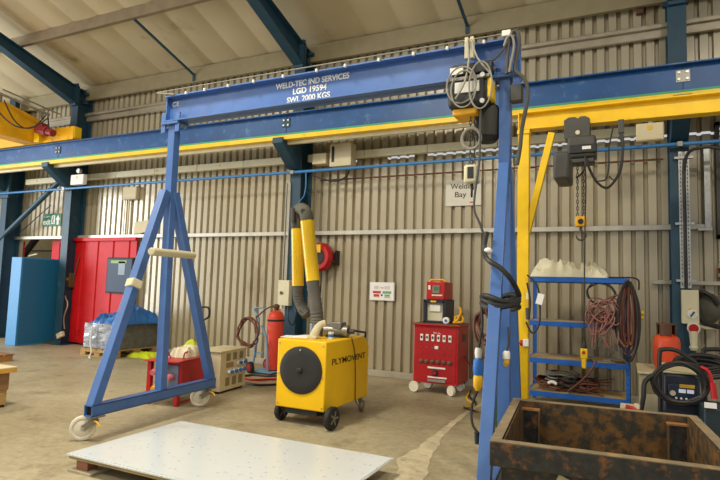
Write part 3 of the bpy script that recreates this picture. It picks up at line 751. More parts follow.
def hook(c, s, name, par, m, edge=False):
    p = [Vector((c.x, c.y, c.z)), Vector((c.x, c.y, c.z-.3*s)), Vector((c.x+.28*s, c.y, c.z-.55*s)), Vector((c.x+.3*s, c.y, c.z-.85*s)), Vector((c.x, c.y, c.z-1.1*s)), Vector((c.x-.28*s, c.y, c.z-.95*s)), Vector((c.x-.36*s, c.y, c.z-.7*s))]
    if edge: p = [Vector((c.x+(v.x-c.x)*.25, c.y-(v.x-c.x), v.z)) for v in p]
    return MB().tube(p, lambda t: .11*s*(1-.5*t*t), 8, 4).build(name, m, par)
hook(hc-Vector((0, 0, .07)), .10, 'hook', blk, BK, True)
MB().tube(ringpts((hx-.02, GYc-.12, at(466, 140, 4.34).z), .075, .085), .014, 6, 3, True).build('grey_ring_coil', CGR, h)
zt_ = zc-.2
MB().tube([(hx+.06, GYc-.15, zt_), (hx+.055, GYc-.15, bz+.1), at(474, 205, GYc-.15), at(480, 224, GYc-.15), at(485, 240, GYc-.14), at(484, 252, GYc-.13)], .01, 6, 4).build('pendant_cable', DG, h)

# ================================================================== YELLOW BOOM
j = thing('jib_crane', 'yellow swing jib with a post, diagonal brace and boom at right', 'crane', (-1.03, 6.6, 0))
jy = 6.6
MB().box(-1.11, -.985, jy-.06, jy+.06, 0, 3.35).build('post', YE, j, .006)
MB().box(-1.2, -.88, jy-.17, jy+.17, 0, .02).build('base_plate', YE, j, .004)
bz0, bz1 = 3.352, 3.565
mb = MB().box(-1.1, 4.5, jy-.075, jy+.075, bz0, bz0+.016).box(-1.1, 4.5, jy-.075, jy+.075, bz1-.016, bz1).box(-1.1, 4.5, jy-.005, jy+.005, bz0, bz1).box(-1.11, -1.098, jy-.075, jy+.075, bz0, bz1)
mb.build('boom', YE, j, .002)
MB().bar(at(527, 233, jy), at(552, 133, jy), .075, .075, (0, 1, 0)).build('brace', YE, j, .005)
MB().box(-1.12, -.975, jy-.075, jy+.075, 3.30, 3.352).build('head_plate', YE, j, .005)
# second hoist
hx2 = at(578, 130, 6.550).x
k2 = thing('chain_hoist', 'dark grey chain hoist with a yellow hook block hanging from the yellow boom', 'hoist', (hx2, 6.600, 2.6))
ta, tb = at(564, 118, 6.510), at(590, 137, 6.510)
tr = MB().prism([(ta.x, tb.z), (tb.x, tb.z), (tb.x, ta.z-.03), (tb.x-.05, ta.z), (hx2+.03, ta.z), (hx2+.0, ta.z-.02), (hx2-.03, ta.z), (ta.x+.05, ta.z), (ta.x, ta.z-.03)], 'y', 6.505, 6.525)
tr.build('trolley_plate', DG, k2, .004)
MB().box(ta.x, tb.x, 6.675, 6.695, tb.z, ta.z-.02).build('trolley_plate', DG, k2, .004)
MB().cyl((hx2, 6.490, tb.z+.06), (hx2, 6.710, tb.z+.06), .025, seg=12).build('axle', TR, k2)
ba, bb_ = at(567, 138, 6.470), at(596, 156, 6.470)
MB().box(ba.x, bb_.x, 6.470, 6.730, bb_.z, ba.z+.02).build('hoist_body', DG, k2, .03)
MB().box(ba.x+.02, bb_.x+.01, 6.450, 6.480, bb_.z+.04, bb_.z+.14).build('motor_cover', BK, k2, .012)
MB().box(bb_.x-.14, bb_.x-.05, 6.444, 6.450, bb_.z+.08, bb_.z+.115).build('white_label', WH, k2)
MB().box(ba.x+.03, bb_.x-.02, 6.500, 6.700, bb_.z-.06, bb_.z).build('lower_body', DG, k2, .015)
ca, cb = at(558, 162, 6.500), at(573, 187, 6.500)
MB().box(ca.x, cb.x, 6.500, 6.0, cb.z, ca.z).build('chain_bag', DG, k2, .03)
MB().bar((cb.x-.05, 6.580, ca.z-.01), (cb.x+.02, 6.600, bb_.z), .03, .05).build('bag_arm', DG, k2)
hb = at(581, 222, 6.550)
for px in (577.5, 583.5): chain(at(px, 180, 6.550).x, 6.550, hb.z+.06, bb_.z-.05, 'chain', k2, .017, .006)
bk = MB().box(hb.x-.058, hb.x+.058, 6.500, 6.600, hb.z-.055, hb.z+.06).build('hook_block', YO, k2, .015)
MB().cyl((hb.x, 6.490, hb.z), (hb.x, 6.610, hb.z), .03, seg=14).build('sheave', BK, bk)
hook(Vector((hb.x, 6.550, hb.z-.05)), .14, 'hook', bk, DG)
pc = at(584, 357, 6.350)
MB().tube([(hb.x+.05, 6.450, bb_.z), (hb.x+.06, 6.410, 2.6), (hb.x+.05, 6.370, 2.1), (pc.x, 6.350, pc.z+.12)], .007, 6, 4).build('pendant_cable', CAB, k2)
pd = MB().box(pc.x-.035, pc.x+.035, 6.320, 6.380, pc.z-.02, pc.z+.09).box(pc.x-.022, pc.x+.022, 6.325, 6.375, pc.z-.12, pc.z-.01).build('pendant_control', YE, k2, .012)
MB().cyl((pc.x, 6.310, pc.z+.05), (pc.x, 6.320, pc.z+.05), .017, seg=12).build('stop_button', RD, pd)
MB().lathe([(.02, .09), (.03, .1), (.025, .13), (.01, .16)], (pc.x, 6.350, pc.z), (0, 0, 1), 10).build('cable_gland', BK, pd)
cz = bb_.z
def P2(px, py, Y=6.500): return at(px, py, Y)
MB().tube([P2(586, 158), P2(590, 170), P2(597, 182), P2(606, 188), P2(613, 183), P2(619, 173), P2(622, 160), P2(623, 142), P2(621, 130)], .014, 7, 4).build('festoon_cable', CAB, k2)
MB().tube([P2(576, 178), P2(583, 172), P2(588, 160)], .01, 6, 4).build('control_cable', CAB, k2)
MB().tube([P2(598, 181), P2(606, 179), P2(609, 165), P2(609, 148), P2(613, 128)], .008, 6, 4).tube([P2(609, 176), P2(614, 180), P2(620, 174), P2(623, 155), P2(619, 130)], .008, 6, 4).build('festoon_cable', CAB, k2)
MB().box(P2(621, 130).x-.03, P2(621, 130).x+.03, 6.480, 6.520, P2(621, 133).z, bz0).build('cable_hanger', DG, k2, .004)

# ================================================================== LEFT SIDE
# blue cabinet
a0 = Vector((-11.0, 6.45, 0))
cb_ = thing('storage_cabinet', 'tall plain bright blue cabinet left of the far left column', 'cabinet', (-11.62, 7.85, 0))
MB().box(-11.80, -11.46, 7.42, 8.5, .0, 1.86).build('body', LB, cb_, .008)
MB().box(-11.46, -11.452, 7.45, 8.47, .04, 1.83).build('shaded_side', mat('side_blue_shaded', '#1d6a92', .5, var=.04), cb_, .002)  # darker copy of the cabinet blue paints the shade on this side
# column fixings
XF = rehang(-10.4, -10.0, 1.2, 2.0, 7.12, 8.22)
sb = thing('switch_box', 'brown electrical box with dangling cable on the far left column', 'box', (-10.2, 7.15, 1.5))
q = ato(70, 279, 7.2)
MB().box(q.x-.13, q.x+.13, 7.12, 7.28, q.z-.16, q.z+.13).build('case', BRN, sb, .01)
MB().box(q.x-.02, q.x+.1, 7.11, 7.12, q.z-.02, q.z+.03).build('yellow_label', GLD, sb)
MB().tube([(q.x-.02, 7.15, q.z-.15), (q.x+.05, 7.12, q.z-.35), (q.x+.14, 7.12, q.z-.5), (q.x+.05, 7.12, q.z-.75), (q.x+.08, 7.13, q.z-.98)], .012, 6, 4).tube([(q.x-.08, 7.15, q.z-.15), (q.x-.07, 7.13, q.z-.6), (q.x-.06, 7.13, q.z-1.05)], .01, 6, 3).build('cable', CREAMT, sb)
MB().tube([(q.x+.13, 7.2, q.z-.05), (q.x+.2, 7.22, q.z+.3), (q.x+.3, 7.24, q.z+.7), (q.x+.3, 7.24, 2.1)], .01, 6, 4).build('cable', BRN, sb)
q = ato(65, 335, 6.98)
solo('plug_socket', MB().tbox((q.x, 7.0, q.z), (.09, .03, .05), Matrix.Rotation(-.4, 3, 'Y')), CREAMT, 'small cream plug socket hanging low on the far left column', 'socket', q, .008)
XF = None
# clutter at column foot
q = fl(46, 343.5); solo('scrap_metal', MB().bar((q.x-.2, q.y, .03), (q.x+.3, q.y+.1, .04), .06, .05).bar((q.x, q.y-.05, .02), (q.x+.4, q.y, .02), .04, .03), DG, 'bits of dark scrap lying between the blue cabinet and the column', 'scrap', q)
# pallets
def pallet(x0, x1, y0, y1, label, h=.14, m=WD):
    p = thing('pallet', label, 'pallet', ((x0+x1)/2, (y0+y1)/2, 0))
    n = 6
    for k in range(n):
        w_ = (x1-x0)/n
        MB().box(x0+k*w_+.01, x0+(k+1)*w_-.01, y0, y1, h-.02, h).build('deck_board', m, p, .002)
    for y in (y0, (y0+y1)/2-.05, y1-.1):
        MB().box(x0, x1, y, y+.1, .02+.06, h-.022).build('stringer', m, p, .002)
        for x in (x0, (x0+x1)/2-.06, x1-.12): MB().box(x, x+.12, y, y+.1, .02, .078).build('block', m, p, .002)
        MB().box(x0, x1, y, y+.1, 0, .018).build('bottom_board', m, p, .002)
    return p
XF = reseat(-9.0, -8.2, 6.48, 7.2, .585)
pallet(-9.0, -8.2, 6.48, 7.2, 'light wooden pallet under the plastic wrapped stack by the red door')
st = thing('wrapped_stack', 'stack of dark sheets in clear plastic wrap on the pallet by the red door', 'stack', (-8.6, 6.85, .142))
MB().box(-8.95, -8.22, 6.52, 7.17, .142, .585).build('load', WRAPT, st, .01)
mb = MB(); res = 14; vs = []
for jz in range(res+1):
    for ix in range(res+1):
        u, v_ = ix/res, jz/res; vs.append((-8.965+.76*u, 6.502-.014*abs(noise.noise(Vector((u*5, v_*8, 3)))), .15+.44*v_))
mb.add(vs, [(jz*(res+1)+ix, jz*(res+1)+ix+1, (jz+1)*(res+1)+ix+1, (jz+1)*(res+1)+ix) for jz in range(res) for ix in range(res)], True)
o = mb.build('plastic_wrap', WRAP, st); sd = o.modifiers.new('t', 'SOLIDIFY'); sd.thickness = .004; sd.offset = 1
MB().tube([(-8.7, 6.46, .55), (-8.72, 6.45, .3), (-8.68, 6.45, .1), (-8.6, 6.38, .03), (-8.45, 6.3, .012)], .01, 6, 4).build('strap', WH, st)
cloth('tarpaulin', (-8.85, -8.12, 6.5, 7.2), .59, lambda u, v: .03+.27*math.exp(-((u-.66)/.3)**2-((v-.5)/.4)**2), TB, 'crumpled blue tarpaulin on top of the wrapped stack', 'tarpaulin', 3, 64, 9, .075)
XF = None
q = fl(140, 357); cloth('hi_vis_vest', (q.x-.2, q.x+.35, q.y-.15, q.y+.25), 0.002, .03, HV, 'yellow hi-vis vest lying on the floor in front of the wrapped stack', 'vest', 5, 24, 8, .04)
# timber and bench bottom left
q = fl(14, 361)
rt = thing('pallet', 'short orange-brown timber pallet on the floor at left edge', 'pallet', (q.x-.4, q.y-.4, 0))
for k in range(4): MB().box(q.x-.9, q.x+.0, q.y-.16-k*.2, q.y-k*.2, .10, .125).build('deck_board', BENCHW, rt, .003)
for k in range(3): MB().box(q.x-.12-k*.38, q.x-.01-k*.38, q.y-.76, q.y-.02, .0, .098).build('bearer', mat('timber_orange', '#a5763a', .7, var=.2), rt, .003)
q = fl(7, 407); zt_ = at(13, 367, q.y).z
bt = thing('bench', 'low wooden bench with a pale top at bottom left corner', 'bench', (q.x-.5, q.y-.6, 0))
MB().box(q.x-1.1, q.x+.05, q.y-1.3, q.y+.05, zt_-.06, zt_-.015).build('top_edge', BENCHY, bt, .003)
MB().box(q.x-1.1, q.x+.05, q.y-1.3, q.y+.05, zt_-.014, zt_).build('top', BENCHT, bt, .003)
MB().box(q.x-.9, q.x, q.y-1.2, q.y, .19, zt_-.06).build('body', BENCHW, bt, .003)
MB().box(q.x-.9, q.x-.01, q.y-1.2, q.y-.01, .03, .19).build('plinth', WD, bt, .003)
MB().box(q.x-.9, q.x-.02, q.y-1.2, q.y-.02, 0, .03).build('base', BKR, bt)
# red transformer box
XF = reseat(-5.52, -5.12, 4.95, 5.52, .555)
XF = Matrix.Translation(XF@Vector((-5.12, 4.95, 0)))@Matrix.Rotation(math.radians(11), 4, 'Z')@Matrix.Translation(-(XF@Vector((-5.12, 4.95, 0))))@XF
rx0, rx1, ry0, ry1, rz1 = -5.52, -5.12, 4.95, 5.52, .555
rbx = thing('transformer_box', 'red metal transformer box on feet behind the left gantry leg', 'transformer', (-5.3, 5.2, 0))
MB().box(rx0+.03, rx1, ry0+.06, ry1, .12, rz1-.014).build('case', RD, rbx, .008)
MB().box(rx0-.05, rx1+.01, ry0-.04, ry1+.01, rz1-.012, rz1).build('lid', RD, rbx, .003)
for y in (ry0+.0, ry1-.06):
    for x in (rx0-.03, rx1-.05): MB().box(x, x+.05, y, y+.05, 0, rz1-.013 if x < -5.3 else .2).build('leg', RD, rbx, .003)
MB().bar((rx1-.02, ry0+.02, .03), (rx1-.02, ry1-.02, .03), .03, .02).bar((rx0-.01, ry0+.02, .03), (rx0-.01, ry1-.02, .03), .03, .02).build('skid', RD, rbx)
MB().box(rx0+.06, rx1-.04, ry0+.045, ry0+.06, .16, rz1-.06).build('front_panel', mat('panel_steel', '#7d86a0', .4, metal=.3), rbx)
for (x, z, m_, nm) in ((.08, .42, PINK, 'pink_plug'), (.28, .36, PINK, 'pink_plug'), (.1, .22, GLD, 'yellow_plug'), (.28, .2, BLP, 'blue_plug'), (.17, .46, BLP, 'blue_plug'), (.2, .16, GLD, 'yellow_plug')):
    MB().lathe([(.03, 0), (.042, .01), (.042, .05), (.034, .09)], (rx0+x, ry0+.045, z), (0, -1, -.2), 12).build(nm, m_, rbx)
MB().tube([(rx1-.1, ry0+.2, rz1), (rx1-.1, ry0+.22, rz1+.07), (rx1-.1, ry0+.3, rz1+.075), (rx1-.1, ry0+.34, rz1)], .009, 6, 4).tube([(rx0+.12, ry0+.1, rz1), (rx0+.1, ry0+.11, rz1+.08), (rx0+.1, ry0+.17, rz1+.08), (rx0+.12, ry0+.2, rz1)], .009, 6, 4).build('handle', RD, rbx)
cloth('rag', (-5.46, -5.2, 5.18, 5.5), rz1+.002, .09, TW, 'white rag heaped on top of the red transformer box', 'rag', 8, 24, 9, .04)
XF = None
q = fl(192, 372); cloth('hi_vis_vest', (q.x-.16, q.x+.16, q.y-.25, q.y+.05), .002, .46, HV, 'hi-vis yellow garment heaped behind the red transformer box', 'vest', 12, 24, 7, .06)
# pump truck handle
XF = reseat(-5.9, -5.6, 6.5, 6.75, 1.2)
q = ato(202, 312, 6.6)
pt = thing('pallet_truck', 'dark pallet truck handle standing behind the gantry leg', 'pallet truck', (q.x, 6.6, 0))
MB().box(q.x-.25, q.x+.05, 6.5, 6.75, .05, .2).build('pump_body', BKR, pt, .02)
MB().cyl((q.x-.08, 6.65, .18), (q.x-.03, 6.6, q.z-.1), .02, seg=10).build('tow_bar', BKR, pt)
MB().tube([(q.x-.03, 6.6, q.z-.12), (q.x-.10, 6.6, q.z-.05), (q.x-.10, 6.6, q.z+.07), (q.x+.02, 6.6, q.z+.09), (q.x+.08, 6.6, q.z+.06), (q.x+.08, 6.6, q.z-.06), (q.x-.03, 6.6, q.z-.12)], .015, 8, 3).build('handle', BKR, pt)
for s_ in (-.12, .06): MB().cyl((q.x+s_-.1, 6.6, .07), (q.x+s_-.04, 6.6, .07), .07, seg=16).build('steer_wheel', BK, pt)
for s_ in (-.3, .05): MB().box(q.x+s_-.06, q.x+s_+.1, 6.76, 7.3, .06, .1).build('fork', BKR, pt, .005)
# beige socket box
XF = reseat(-5.40, -5.045, 5.62, 6.09, .575)
XF = Matrix.Translation(XF@Vector((-5.045, 5.62, 0)))@Matrix.Rotation(math.radians(5.5), 4, 'Z')@Matrix.Translation(-(XF@Vector((-5.045, 5.62, 0))))@XF
bx0, bx1, by0, by1, bz1_ = -5.40, -5.045, 5.62, 6.09, .575
bb2 = thing('socket_cabinet', 'beige socket cabinet with rows of blue sockets beside the red transformer box', 'cabinet', (-5.2, 5.85, 0))
MB().box(bx0, bx1, by0, by1, .03, bz1_-.02).build('case', CR, bb2, .005)
MB().box(bx0-.02, bx1+.02, by0-.02, by1+.02, bz1_-.02, bz1_).build('lid', CR, bb2, .004)
MB().box(bx0+.03, bx1-.02, by0+.03, by1-.03, 0, .03).build('plinth', BKR, bb2)
for (y, z) in ((5.78, .27), (5.86, .27), (5.94, .27), (6.02, .27), (5.94, .37), (6.03, .37)):
    so = MB().lathe([(.032, 0), (.034, .02), (.03, .035)], (bx1, y, z), (1, 0, .15), 14).build('socket', WH, bb2)
    MB().lathe([(.024, .03), (.026, .055), (.018, .065)], (bx1, y, z), (1, 0, .15), 12).build('socket_cap', BLP, so)
MB().box(bx1, bx1+.004, 5.72, 5.85, .33, .40).build('rating_plate', mat('plate_brown', '#9a8258', .5), bb2)
mb = MB()
for y0_ in (5.72, 5.84, 5.96):
    for zz0, n_ in ((.43, 6), (.09, 7)):
        mb = MB().box(bx1, bx1+.001, y0_-.002, y0_+.072, zz0-.004, zz0+.016*n_)
        for k in range(n_): mb.box(bx1, bx1+.003, y0_, y0_+.07, zz0+.016*k, zz0+.016*k+.006)
        mb.build('vent', mat('louvre_shade', '#8c8060', .6), bb2)
# gas bottle on trolley
XF = reseat(-5.5, -5.05, 6.8, 7.15, 1.0)
gc = Vector((-5.22, 7.0, 0))
gt = thing('gas_bottle_trolley', 'pale blue two wheeled trolley holding the red gas bottle', 'trolley', (-5.35, 6.95, 0))
mb = MB()
for dx in (-.3, -.12):
    pass
mb.tube([(gc.x-.26, 6.86, .06), (gc.x-.24, 6.9, .5), (gc.x-.24, 6.92, .82), (gc.x-.32, 6.92, .95), (gc.x-.30, 6.92, 1.0), (gc.x-.16, 6.92, .99), (gc.x-.14, 6.9, .9)], .014, 8, 4)
mb.tube([(gc.x+.06, 6.82, .03), (gc.x+.02, 6.83, .4), (gc.x-.06, 6.86, .62), (gc.x-.16, 6.9, .72)], .014, 8, 4)
mb.box(gc.x-.28, gc.x+.14, 6.8, 7.15, .02, .035)
for z in (.3, .6): mb.bar((gc.x-.25, 6.89, z), (gc.x-.1, 6.89, z), .02, .02, (0, 0, 1))
mb.build('frame', mat('trolley_blue', '#6a94b4', .5), gt)
for y in (6.78, 7.1):
    wb = MB().lathe([(.05, -.02), (.085, -.02), (.09, 0), (.085, .02), (.05, .02)], (gc.x-.22, y, .09), (.35, 1, 0), 18).build('wheel', BKR, gt)
    MB().lathe([(.0, -.026), (.05, -.024), (.05, .024), (0, .026)], (gc.x-.22, y, .09), (.35, 1, 0), 14).build('hub', RD, wb)
bt2 = thing('gas_bottle', 'tall red gas bottle strapped on the blue trolley', 'gas bottle', (gc.x, 7.0, .037))
MB().lathe([(.08, .037), (.108, .05), (.112, .1), (.112, .86), (.09, .93), (.05, .965), (.03, .97)], (gc.x, 7.0, 0), (0, 0, 1), 22).build('cylinder', ORR, bt2)
MB().lathe([(.03, .97), (.03, 1.0), (.045, 1.01), (.045, 1.05), (.02, 1.07)], (gc.x, 7.0, 0), (0, 0, 1), 12).build('valve', BRN, bt2)
MB().lathe([(.114, .80), (.116, .805), (.116, .825), (.114, .83)], (gc.x, 7.0, 0), (0, 0, 1), 22).build('strap', BKR, bt2)
mb = MB().tube(loops((gc.x-.3, 6.8, .62), .17, 4, .02, 'xz', .15, 0, 4, 1.25), .011, 6, 3)
mb.tube([(gc.x-.2, 6.82, .85), (gc.x-.08, 6.9, 1.0), (gc.x-.02, 6.96, 1.03)], .011, 6, 3)
solo('hose_coil', mb, CBR, 'brown welding hose coiled on the pale blue bottle trolley', 'hose', (gc.x-.3, 6.85, .62))
# floor hoses
XF = None
for k, (m_, pts, lb) in enumerate(((CAB, [fl(246, 384), fl(256, 386), fl(268, 386), fl(280, 385), fl(290, 383)], 'black hose on the floor left of the yellow unit, nearest of three'),
                               (CAB, [fl(244, 377), fl(254, 376), fl(266, 377), fl(278, 377), fl(288, 378)], 'black hose on the floor left of the yellow unit, farthest of three'),
                               (DR, [fl(243, 379.5), fl(254, 381), fl(266, 380.5), fl(280, 380), fl(290, 379)], 'dark red hose on the floor left of the yellow unit'))):
    solo('floor_hose', MB().tube([p+Vector((0, 0, .017)) for p in pts], .016, 7, 4), m_, lb, 'hose', (pts[2].x, pts[2].y, 0), group='hoses on the floor beside the yellow unit')
# white switch box on the middle column
XF = rehang(-5.1, -4.8, 1.3, 1.7, 6.95, 8.0)
sx = thing('switch_box', 'white switch box with a round switch on the middle column', 'box', (-4.9, 6.98, 1.4))
a, b2 = ato(278.5, 280, 6.95), ato(289.5, 306, 6.95)
MB().box(a.x, b2.x, 6.95, 7.045, b2.z, a.z).build('case', TR, sx, .008)
MB().cyl((a.x+.07, 6.935, (a.z+b2.z)/2), (a.x+.07, 6.95, (a.z+b2.z)/2), .025, seg=14).build('switch', DG, sx)
MB().cyl((a.x+.06, 6.98, b2.z-.05), (a.x+.06, 6.98, b2.z), .03, seg=10).build('gland', TR, sx)
for dx in (.03, .10): MB().cyl((a.x+dx, 7.03, a.z), (a.x+dx, 7.03, 2.95), .014, seg=8).build('conduit', GY, sx)
MB().tube([(b2.x-.02, 6.98, b2.z), (b2.x+.0, 6.96, b2.z-.2), (b2.x+.1, 6.95, b2.z-.28), (b2.x+.15, 6.95, b2.z-.1), (b2.x+.1, 6.97, b2.z-.02)], .01, 6, 4).build('cable', CAB, sx)

# ================================================================== YELLOW EXTRACTION UNIT
XF = diag(*lin2(-3.69, -3.065, -3.345, -2.755), *lin2(5.07, 6.10, 5.02, 6.08), .875/.965, 0)
ux0, ux1, uy0, uy1, uz0, uz1 = -3.69, -3.065, 5.07, 6.10, .185, .965
u = thing('fume_extractor', 'yellow wheeled fume extraction unit with black disc and folded yellow arm', 'extractor', (-3.38, 5.57, 0))
mb = MB().prism([(uy0, uz0), (uy0, uz1), (uy1-.13, uz1), (uy1, uz1-.13), (uy1, uz0)], 'x', ux0, ux1)
mb.build('body', PY, u, .012)
cz_ = (uz0+uz1)/2+.05; cx_ = (ux0+ux1)/2+.005
dk = MB().lathe([(.27, 0), (.27, .012), (.25, .02), (.18, .024), (.0, .026)], (cx_, uy0, cz_), (0, -1, 0), 40).build('filter_disc', mat('disc_black', '#262421', .6, var=.15), u)
MB().lathe([(.035, .02), (.035, .04), (.02, .055)], (cx_, uy0, cz_), (0, -1, 0), 14).build('disc_knob', BK, dk)
MB().cyl((cx_, uy0-.02, cz_+.23), (cx_, uy0-.03, cz_+.23), .012, seg=10).build('disc_screw', GV, dk)
for x in (ux0+.03, ux1-.03):
    for z in (uz0+.04, uz0+.38, uz1-.05): MB().cyl((x, uy0-.006, z), (x, uy0, z), .009, seg=8).build('screw', GV, u)
text('lettering', 'PLYMOVENT', .10, (ux1+.002, 5.60, .72), RIGHT, BLK, u, width=.80, bold=.001)
for (x, y) in ((ux0+.0, uy0+.1), (ux1+.05, uy0+.0)):
    r_ = .128 if x > -3.4 else .11
    wb = MB().lathe([(.06, -.03), (r_-.012, -.03), (r_, -.018), (r_, .018), (r_-.012, .03), (.06, .03)], (x+.03 if x > -3.4 else x-.005, y+.03, r_), (1, 0, 0), 26).build('wheel', BKR, u)
    hb_ = MB().lathe([(.0, -.034), (.018, -.034), (.02, .034), (0, .036)], (x+.03 if x > -3.4 else x-.005, y+.03, r_), (1, 0, 0), 12)
    for k in range(5):
        a_ = 2*PI*k/5; cx2 = x+.03 if x > -3.4 else x-.005
        hb_.bar((cx2, y+.03, r_), (cx2, y+.03+.08*math.cos(a_), r_+.08*math.sin(a_)), .068, .02)
    hb_.build('wheel_spokes', GY, wb)
for x in (ux0+.06, ux1-.03):
    fk = MB().bar((x, uy1-.14, uz0), (x, uy1-.10, .075), .05, .03).build('caster', GV, u)
    MB().lathe([(.02, -.02), (.07, -.02), (.075, 0), (.07, .02), (.02, .02)], (x, uy1-.09, .075), (1, .2, 0), 18).build('caster_wheel', GY, fk)
MB().box(ux0+.12, ux1-.1, uy0+.02, uy0+.35, .12, uz0-.002).build('under_tray', BKR, u, .004)
MB().cyl((ux0+.05, uy0+.13, .115), (ux1-.03, uy0+.13, .115), .012, seg=8).build('axle', DG, u)
MB().tube([(ux0+.25, uy1-.03, uz1-.06), (ux0+.25, uy1+.05, uz1+.03), (ux1-.08, uy1+.05, uz1+.03), (ux1-.08, uy1-.03, uz1-.06)], .014, 8, 2).build('push_handle', BKR, u)
MB().tube([(ux1+.006, 5.63, uz1), (ux1+.012, 5.7, .8), (ux1+.012, 5.74, .5), (ux1+.01, 5.76, .2), (ux1-.02, 5.9, .1)], .006, 6, 4).build('mains_cable', CBR, u)
# arm
XK, XF = XF, None; zu = .876
AY = 5.55
def A3(px, py, Y=AY): return at(px, py, Y)
bsx = A3(316, 335)
MB().cyl((bsx.x, AY, zu), (bsx.x, AY, zu+.14), .078, seg=18).build('arm_collar', mat('collar_steel', '#6f7478', .4, metal=.4), u)
MB().tube([(bsx.x, AY, zu+.1), A3(317, 318), A3(315, 300), A3(312, 276)], .078, 16, 9, False, .90).build('flexible_hose', HG, u)
MB().cyl(A3(313, 281), A3(307, 221), .08, seg=20).build('arm_tube', TY, u)
MB().cyl(A3(298, 286, AY+.15), A3(297, 224, AY+.15), .072, seg=20).build('arm_tube', TY, u)
el = MB().tube([A3(307, 225), A3(306.5, 216), A3(303.5, 210, AY+.05), A3(299, 210, AY+.12), A3(297, 218, AY+.15), A3(297, 229, AY+.15)], .077, 16, 4)
el.build('arm_elbow', OG, u)
MB().cyl(A3(303, 211, AY-.07), A3(303, 211, AY+.22), .03, seg=12).cyl(A3(293, 222, AY+.05), A3(293, 208, AY+.05), .03, seg=10).build('elbow_hinge', DG, u)
MB().tube([A3(298, 283, AY+.15), A3(298, 296, AY+.15), A3(301, 306, AY+.15), A3(307, 315, AY+.12)], .068, 14, 8, False, .9).build('flexible_hose', HG, u)
MB().tube([A3(299, 311, AY), A3(304, 315, AY-.02), A3(308, 311, AY-.02)], .02, 8, 4).build('hose_hook', DG, u)
XF = XK
# things on top of the unit
XF = None
q = at(314, 338, 5.25)
nz_ = MB().tube([q+Vector((-.02, 0, -.02)), at(315, 333, 5.26), at(318, 327.5, 5.3), at(322, 324, 5.34), at(326, 323, 5.36)], lambda t: .05-.016*t, 12, 4).box(q.x-.06, q.x+.05, 5.2, 5.3, .878, .91)
solo('suction_nozzle', nz_, CREAMT, 'curved cream nozzle standing on top of the yellow unit', 'nozzle', (q.x, 5.25, .877), .008)
XF = XK
q = ato(336, 336, 5.6)
mt = thing('electric_motor', 'small grey electric motor lying on top of the yellow unit', 'motor', (q.x, 5.6, uz1))
MB().cyl((q.x-.16, 5.6, uz1+.08), (q.x+.12, 5.66, uz1+.08), .075, seg=18).build('housing', GY, mt)
MB().box(q.x-.08, q.x+.07, 5.56, 5.70, uz1+.1, uz1+.19).build('terminal_box', GY, mt, .01)
MB().cyl((q.x+.12, 5.66, uz1+.08), (q.x+.19, 5.675, uz1+.08), .03, seg=12).build('shaft', DG, mt)
MB().box(q.x-.12, q.x+.08, 5.54, 5.70, uz1+.001, uz1+.012).build('foot_plate', DG, mt)
q = ato(330, 334, 5.42)
cu_ = thing('paper_cup', 'white cup with a blue band beside the motor on the yellow unit', 'cup', (q.x, 5.42, uz1))
MB().lathe([(.028, .001), (.033, .08), (.03, .082)], (q.x, 5.42, uz1), (0, 0, 1), 16).build('cup_body', WH, cu_)
MB().lathe([(.0305, .02), (.0335, .055), (.03, .056)], (q.x, 5.42, uz1), (0, 0, 1), 16).build('band', BLP, cu_)
q = ato(293, 336.5, 5.3)
mb = MB().tbox((q.x+.02, 5.33, uz1+.004), (.16, .11, .003), Matrix.Rotation(.3, 3, 'Z')).tbox((q.x+.1, 5.4, uz1+.010), (.12, .1, .003), Matrix.Rotation(-.2, 3, 'Z'))
solo('paper_sheets', mb, PAPER, 'loose white papers on the left of the yellow unit top', 'papers', (q.x, 5.33, uz1))
# red reel on the wall
XF = rehang(-4.7, -4.2, 1.5, 2.2, 7.41, YW-.005, 1.1)
q = ato(321, 258, 7.2)
rl = thing('hose_reel', 'round red hose reel fixed to the wall behind the yellow arm', 'reel', (q.x, 7.3, q.z))
MB().lathe([(.10, -.09), (.19, -.085), (.215, -.05), (.215, .05), (.19, .085), (.10, .09)], (q.x-.04, 7.25, q.z), (.08, 1, 0), 28).build('drum', RD, rl)
MB().lathe([(.0, -.10), (.12, -.10), (.125, -.085), (.12, -.08)], (q.x-.04, 7.25, q.z), (.08, 1, 0), 24).build('hub', BKR, rl)
MB().box(q.x-.06, q.x+.02, 7.12, 7.15, q.z+.06, q.z+.18).build('yellow_label', GLD, rl)
MB().box(q.x+.12, q.x+.2, 7.25, 7.40, q.z-.09, q.z-.05).box(q.x+.12, q.x+.2, 7.25, 7.40, q.z+.03, q.z+.07).box(q.x+.18, q.x+.21, 7.3, 7.408, q.z-.12, q.z+.1).build('bracket', BKR, rl, .004)
MB().tube([(q.x-.02, 7.25, q.z-.2), (q.x-.05, 7.3, q.z-.5), (q.x-.08, 7.3, q.z-.8)], .01, 6, 4).build('hose', CAB, rl)

